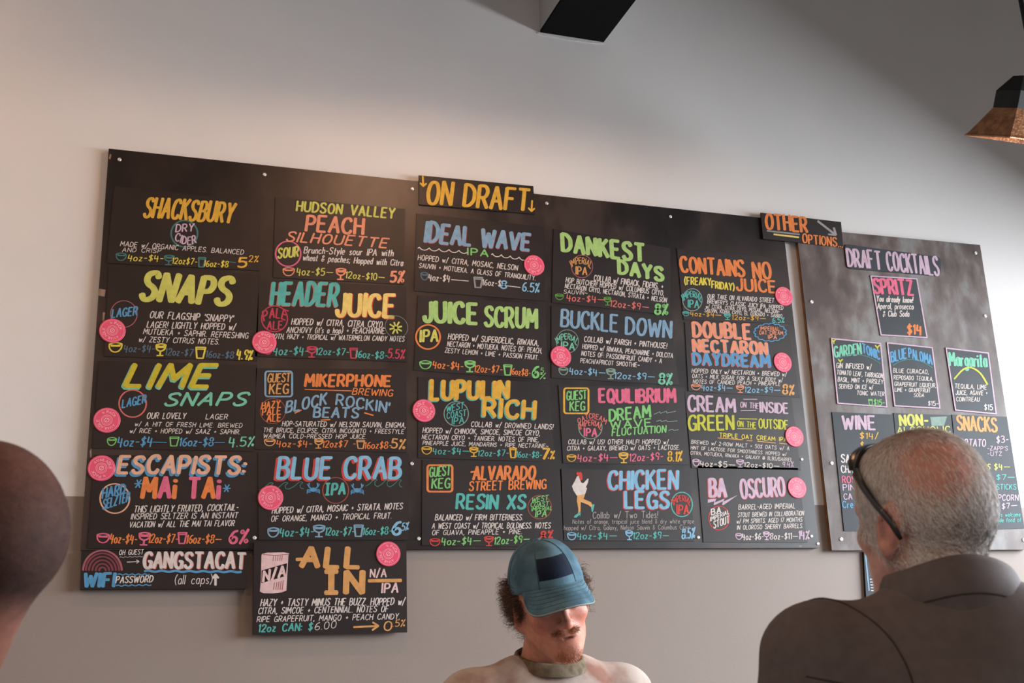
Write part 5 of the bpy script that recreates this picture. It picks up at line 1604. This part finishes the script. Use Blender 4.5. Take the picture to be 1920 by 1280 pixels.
for p in full:
    rd = (np.array(p) - c0) / np.linalg.norm(np.array(p) - c0)
    for o_ in ((.002, .003), (-.008, .003), (-.008, -.003), (.002, -.003)):
        V.append(gw(np.array(p) + rd * o_[0] + np.array([0, -.73, .3]) * o_[1]))
Fc = [(4 * i + a, 4 * i + (a + 1) % 4, 4 * i + 4 + (a + 1) % 4, 4 * i + 4 + a) for i in range(len(full) - 1) for a in range(4)]
mesh('brow_bar', V, Fc, m_glass, sg)
for s in (1, -1):
    half = [p for p in full if s * p[0] > .006]
    V, Fc = [], []
    m = len(half)
    for side in (0, 1):
        for i, p in enumerate(half):
            t = i / (m - 1)
            ht = .006 + .009 * math.sin(math.pi * (0.1 + .85 * (t if s > 0 else 1 - t))) ** .7
            nn = np.array([.5 * p[0] / .08, -.6, .75]); nn /= np.linalg.norm(nn)
            off = nn * (.001 if side == 0 else -.001)
            V += [gw(np.array(p) + off), gw(np.array(p) + dn * ht * .55 + nn * .003 + off), gw(np.array(p) + dn * ht + off)]
    for side in (0, 1):
        o_ = side * 3 * m
        for i in range(m - 1):
            for r_ in (0, 1):
                a_ = o_ + 3 * i + r_
                Fc.append((a_, a_ + 1, a_ + 4, a_ + 3))
    mesh('lens', V, Fc, m_lens, sg, smooth=True)

# ------------------------------------------------------------------ man at the left edge, back of a close shaved head
H2 = at_depth(-64, 1040, 1.2)
N2 = at_depth(-150, 1330, 1.22)
pl = Person('man with a close shaved head at the left edge, seen from behind', H2, rotm(180 + 50 + 5, 8, 2), 1.0, 1.0, N2, 1, sh=.2, nr=.049)
SB = np.array(srgb(122, 78, 64)[:3]); SD = np.array(srgb(42, 27, 24)[:3])
def col_left(q, V):
    c = np.tile(SB, (len(q), 1))
    hl = np.clip((q[:, 2] - (-.085 + .9 * np.clip(-q[:, 1], 0, .2))) / .03, 0, 1)
    thin = .5 + .4 * np.clip(1 - gauss(q, (.02, .06, .075), (.06, .07, .075)) * 1.25, 0, 1)
    n = .5 + .5 * np.sin(q[:, 0] * 160 + 3 * np.sin(q[:, 2] * 110)) * np.sin(q[:, 2] * 210 + 4 * np.sin(q[:, 1] * 140))
    return mixc(c, SD, np.clip(hl * (thin + .1 * (n - .5)), 0, 1))
pl.build_skin(skin_mat('brown_skin', .75, .06, .2), col_left, h=.004)
m_tee2 = mat('navy_cotton', srgb(44, 48, 60), .9, .2, var=.2, scale=20)
pl.build_shirt(m_tee2, .07, h=.012)
pl.build_legs(m_trs, m_shoe)
q = pl.local(pl.headV)
w = np.clip((q[:, 2] - (-.075 + .9 * np.clip(-q[:, 1], 0, .2))) / .02, 0, 1) * (np.abs(q[:, 0]) < .082) * (q[:, 2] > -.09)
b, nr = face_pick(pl.headV, pl.headF, w, 26000)
dl = np.tile(np.array([0, .3, -.6]), (len(b), 1)) + rng.normal(size=(len(b), 3)) * .5
dw = dl @ pl.hm.T
dw -= (dw * nr).sum(1)[:, None] * nr
dw /= np.linalg.norm(dw, axis=1)[:, None]
strands('stubble', b, nr, dw, .003 + .0016 * rng.random(len(b)), .0006, [mat('hair_black', srgb(26, 19, 17), .6, .3)], pl.root, None, 1, lift=.9)

# ------------------------------------------------------------------ bartender in a faded cap, facing the room
H3 = at_depth(1030, 1128, 2.5)
N3 = at_depth(1026, 1224, 2.56)
pb_ = Person('bartender in a faded blue cap and pale tie dyed shirt, looking down', H3, rotm(-4, 12, -12), 1.0, .95, N3, -1, sh=.192, belly=.13, chest=.115, drop=.072, trap=-.074)
SP = np.array(srgb(205, 140, 116)[:3]); SR = np.array(srgb(196, 98, 78)[:3]); BR = np.array(srgb(150, 84, 52)[:3])
def col_bar(q, V):
    S = np.stack([np.abs(q[:, 0]), q[:, 1], q[:, 2]], 1)
    c = np.tile(SP, (len(q), 1))
    c = mixc(c, SR, np.clip(.6 * gauss(S, (.045, -.075, -.03), (.025, .04, .025)) + .5 * gauss(q, (0, -.118, -.032), (.014, .015, .013)) + .6 * gauss(S, (.086, .01, -.01), (.02, .03, .04)), 0, 1))
    c = mixc(c, srgb(168, 84, 76), np.clip(.55 * gauss(q, (0, -.1, -.067), (.02, .012, .0075)), 0, 1))
    c = mixc(c, srgb(70, 34, 30), np.clip(.9 * gauss(q, (0, -.098, -.0635), (.021, .014, .0028)), 0, 1))
    c = mixc(c, BR, np.clip(.5 * gauss(q, (0, -.1, -.051), (.03, .02, .0075)) + .55 * gauss(q, (0, -.09, -.098), (.03, .03, .02)) + .2 * gauss(S, (.05, -.03, -.075), (.02, .05, .03)), 0, 1))
    c = mixc(c, srgb(70, 44, 36), np.clip(.75 * gauss(S, (.031, -.094, .0225), (.018, .012, .0035)) + .7 * gauss(S, (.031, -.094, -.0035), (.0125, .01, .0022)), 0, 1))
    return c
pb_.build_skin(skin_mat('fair_freckled_skin'), col_bar, h=.003)
m_tee = mat('tie_dyed_cotton', srgb(192, 177, 167), .9, .2, scale=11, color2=srgb(150, 112, 98), detail=4, lo=.44, hi=.68, bump=.15, bump_scale=500)
m_rib = mat('olive_rib', srgb(132, 118, 96), .9, .2, scale=45, color2=srgb(96, 86, 68), detail=3, bump=.2, bump_scale=300)
tee = pb_.build_shirt(m_tee, .072, h=.007)
pb_.build_legs(m_trs, m_shoe)
rings = []
for (rad, dz) in ((.070, -.035), (.070, -.012), (.0725, -.003), (.079, -.006), (.088, -.026), (.0865, -.032)):
    ring = []
    for j in range(NS):
        a = 2 * math.pi * j / NS
        fr_ = .5 - .5 * math.cos(a)                         # 1 at the throat
        ring.append(pb_.B(rad * math.sin(a), -rad * .95 * math.cos(a) + .012, dz + .024 - .046 * fr_))
    rings.append(ring)
loft('collar', rings, m_rib, tee)
gw = pb_.world
# cap: crown, visor, patch, button, stitching
m_cap = mat('faded_blue_cotton', srgb(92, 124, 138), .9, .2, scale=22, color2=srgb(66, 92, 108), detail=4, bump=.2, bump_scale=300)
m_patch = mat('navy_patch', srgb(28, 38, 56), .9, .2, var=.3, scale=60, bump=.2, bump_scale=400)
m_stitch = mat('worn_edge_thread', srgb(150, 158, 152), .9, .2)
def dome(a, e, off=0.0):
    """a: angle round (0 = front), e: 0 at the rim .. 1 at the button"""
    rim_z = .046 - .022 * (1 - math.cos(a)) * .5
    z = rim_z + (.137 - rim_z) * math.sin(e * math.pi / 2)
    k = math.cos(e * math.pi / 2) ** .72
    pan = 1 + .012 * math.cos(6 * a)
    front = .010 * max(0, math.cos(a)) * (1 - e)
    x = (.0805 + off) * k * math.sin(a) * pan
    y = (.004 - (.1035 + off + front) * k * math.cos(a) * pan)
    return np.array([x, y, z + off * math.sin(e * math.pi / 2)])
rings = []
NA = 60
for e in np.linspace(0, .995, 16):
    rings.append([gw(dome(2 * math.pi * j / NA, e, .003)) for j in range(NA)])
inner = [[gw(dome(2 * math.pi * j / NA, e, .0)) for j in range(NA)] for e in (0.3, 0.0)]
cp = loft('cap', inner + rings, m_cap, pb_.root)
V, Fc = [], []
NU, NV = 28, 8
def visor(u, v, top):
    a = u * 1.02
    r = dome(a, .03, .002)
    ext = .057 * math.sqrt(max(0, 1 - (abs(u)) ** 2.6))
    dirx, diry = math.sin(a) * .35, -1.0
    p = np.array([r[0] + dirx * ext * v, r[1] + diry * ext * v, r[2] - .43 * ext * v - .05 * v * abs(u) ** 2 * ext / .074 - .012 * v * v])
    return p + np.array([0, .001, .0022 if top else -.0016])
for top in (True, False):
    for i in range(NU + 1):
        for j in range(NV + 1):
            V.append(gw(visor(-1 + 2 * i / NU, j / NV, top)))
k1 = (NU + 1) * (NV + 1)
for i in range(NU):
    for j in range(NV):
        a_ = i * (NV + 1) + j
        Fc.append((a_, a_ + 1, a_ + NV + 2, a_ + NV + 1))
        Fc.append((a_ + k1, a_ + NV + 1 + k1, a_ + NV + 2 + k1, a_ + 1 + k1))
    a_ = i * (NV + 1) + NV
    Fc.append((a_, a_ + k1, a_ + NV + 1 + k1, a_ + NV + 1))
mesh('visor', V, Fc, m_cap, cp, smooth=True)
for v in (.16, .32, .48, .64, .8):
    tube('stitching', [gw(visor(u, v, True) + np.array([0, 0, .0004])) for u in np.linspace(-.9, .9, 31)], .00045, mat('blue_thread', srgb(66, 96, 114), .9, .2), cp, 4)
tube('visor_edge', [gw(visor(u, 1.0, True) + np.array([0, -.0008, -.001])) for u in np.linspace(-.97, .97, 41)], .0014, m_stitch, cp, 6)
V, Fc = [], []
for i in range(13):
    for j in range(7):
        V.append(gw(dome(-.50 + 1.0 * i / 12, .15 + .34 * j / 6, .0055 if 0 < i < 12 and 0 < j < 6 else .0034)))
for i in range(12):
    for j in range(6):
        a_ = i * 7 + j
        Fc.append((a_, a_ + 1, a_ + 8, a_ + 7))
mesh('patch', V, Fc, m_patch, cp, smooth=True)
for kk in range(6):
    a_ = math.pi / 6 + kk * math.pi / 3
    tube('panel_seam', [gw(dome(a_, e, .0034)) for e in np.linspace(.02, .96, 14)], .0009, mat('cap_seam', srgb(60, 90, 108), .9, .2), cp, 5, flat=(1, 0, 0))
V, Fc = [], []
cb = dome(0, 1, .004)
for i in range(5):
    th = i / 4 * math.pi / 2
    for j in range(10):
        V.append(gw(cb + np.array([.0075 * math.cos(th) * math.cos(j * .6283), .0075 * math.cos(th) * math.sin(j * .6283), .005 * math.sin(th) - .002])))
for i in range(4):
    for j in range(10):
        Fc.append((i * 10 + j, i * 10 + (j + 1) % 10, i * 10 + 10 + (j + 1) % 10, i * 10 + 10 + j))
mesh('button', V, Fc, m_cap, cp, smooth=True)
# curly hair below the cap, moustache, chin beard, brows
q = pb_.local(pb_.headV)
S = np.stack([np.abs(q[:, 0]), q[:, 1], q[:, 2]], 1)
w = np.clip(gauss(S, (.078, .03, .02), (.05, .045, .045)) * 2.2 - .25, 0, 1) * (q[:, 1] > -.03) * (1 - np.clip(gauss(S, (.088, .008, -.012), (.015, .022, .03)) * 1.6, 0, 1)) + np.clip(gauss(q, (0, .1, -.02), (.1, .05, .06)) * 2 - .3, 0, 1)
w = w * (q[:, 2] > -.085) * (q[:, 2] < .06)
b, nr = face_pick(pb_.headV, pb_.headF, w + 1e-9, 9000)
ql = pb_.local(b)
dl = np.stack([np.sign(ql[:, 0]) * .55, .25 + 0 * ql[:, 0], -.25 + 0 * ql[:, 0]], 1) + rng.normal(size=(len(b), 3)) * .45
dw = dl @ pb_.hm.T
dw /= np.linalg.norm(dw, axis=1)[:, None]
m_br1, m_br2 = mat('hair_brown', srgb(106, 72, 54), .5, .4), mat('hair_dark_brown', srgb(74, 50, 40), .5, .4)
strands('hair', b, nr, dw, .022 + .016 * rng.random(len(b)), .0011, [m_br1, m_br2], pb_.root, (rng.random(len(b)) > .45).astype(int), 6, curl=.16, lift=.55)
m_gin, m_gin2 = mat('hair_ginger', srgb(184, 112, 74), .5, .4), mat('hair_ginger_dark', srgb(150, 88, 58), .5, .4)
def patch_hair(name, w, n, d0, length, mats):
    b, nr = face_pick(pb_.headV, pb_.headF, w + 1e-12, n)
    ql = pb_.local(b)
    dl = d0(ql) + rng.normal(size=(n, 3)) * .2
    dw = dl @ pb_.hm.T
    dw /= np.linalg.norm(dw, axis=1)[:, None]
    strands(name, b, nr, dw, length * (.7 + .6 * rng.random(n)), .00055, mats, pb_.root, (rng.random(n) > .6).astype(int), 2, lift=.3)
patch_hair('moustache', np.clip(gauss(S, (.012, -.1, -.0495), (.02, .02, .006)) * 2 - .3, 0, 1) * (q[:, 1] < -.07), 1500, lambda p: np.stack([np.sign(p[:, 0]) * .6, 0 * p[:, 0] - .1, -.3 + 0 * p[:, 0]], 1), .006, [m_gin, m_gin2])
patch_hair('beard', np.clip(gauss(q, (0, -.09, -.1), (.03, .03, .02)) * 1.6 - .3, 0, 1) * (q[:, 2] < -.074), 1500, lambda p: np.stack([p[:, 0] * 6, 0 * p[:, 0] - .2, -.8 + 0 * p[:, 0]], 1), .006, [m_gin, m_gin2])
patch_hair('eyebrow', np.clip(gauss(S, (.031, -.094, .0225), (.017, .015, .004)) * 2 - .4, 0, 1) * (q[:, 1] < -.06), 500, lambda p: np.stack([np.sign(p[:, 0]) * .8, 0 * p[:, 0], .25 + 0 * p[:, 0]], 1), .007, [m_br1, m_gin2])
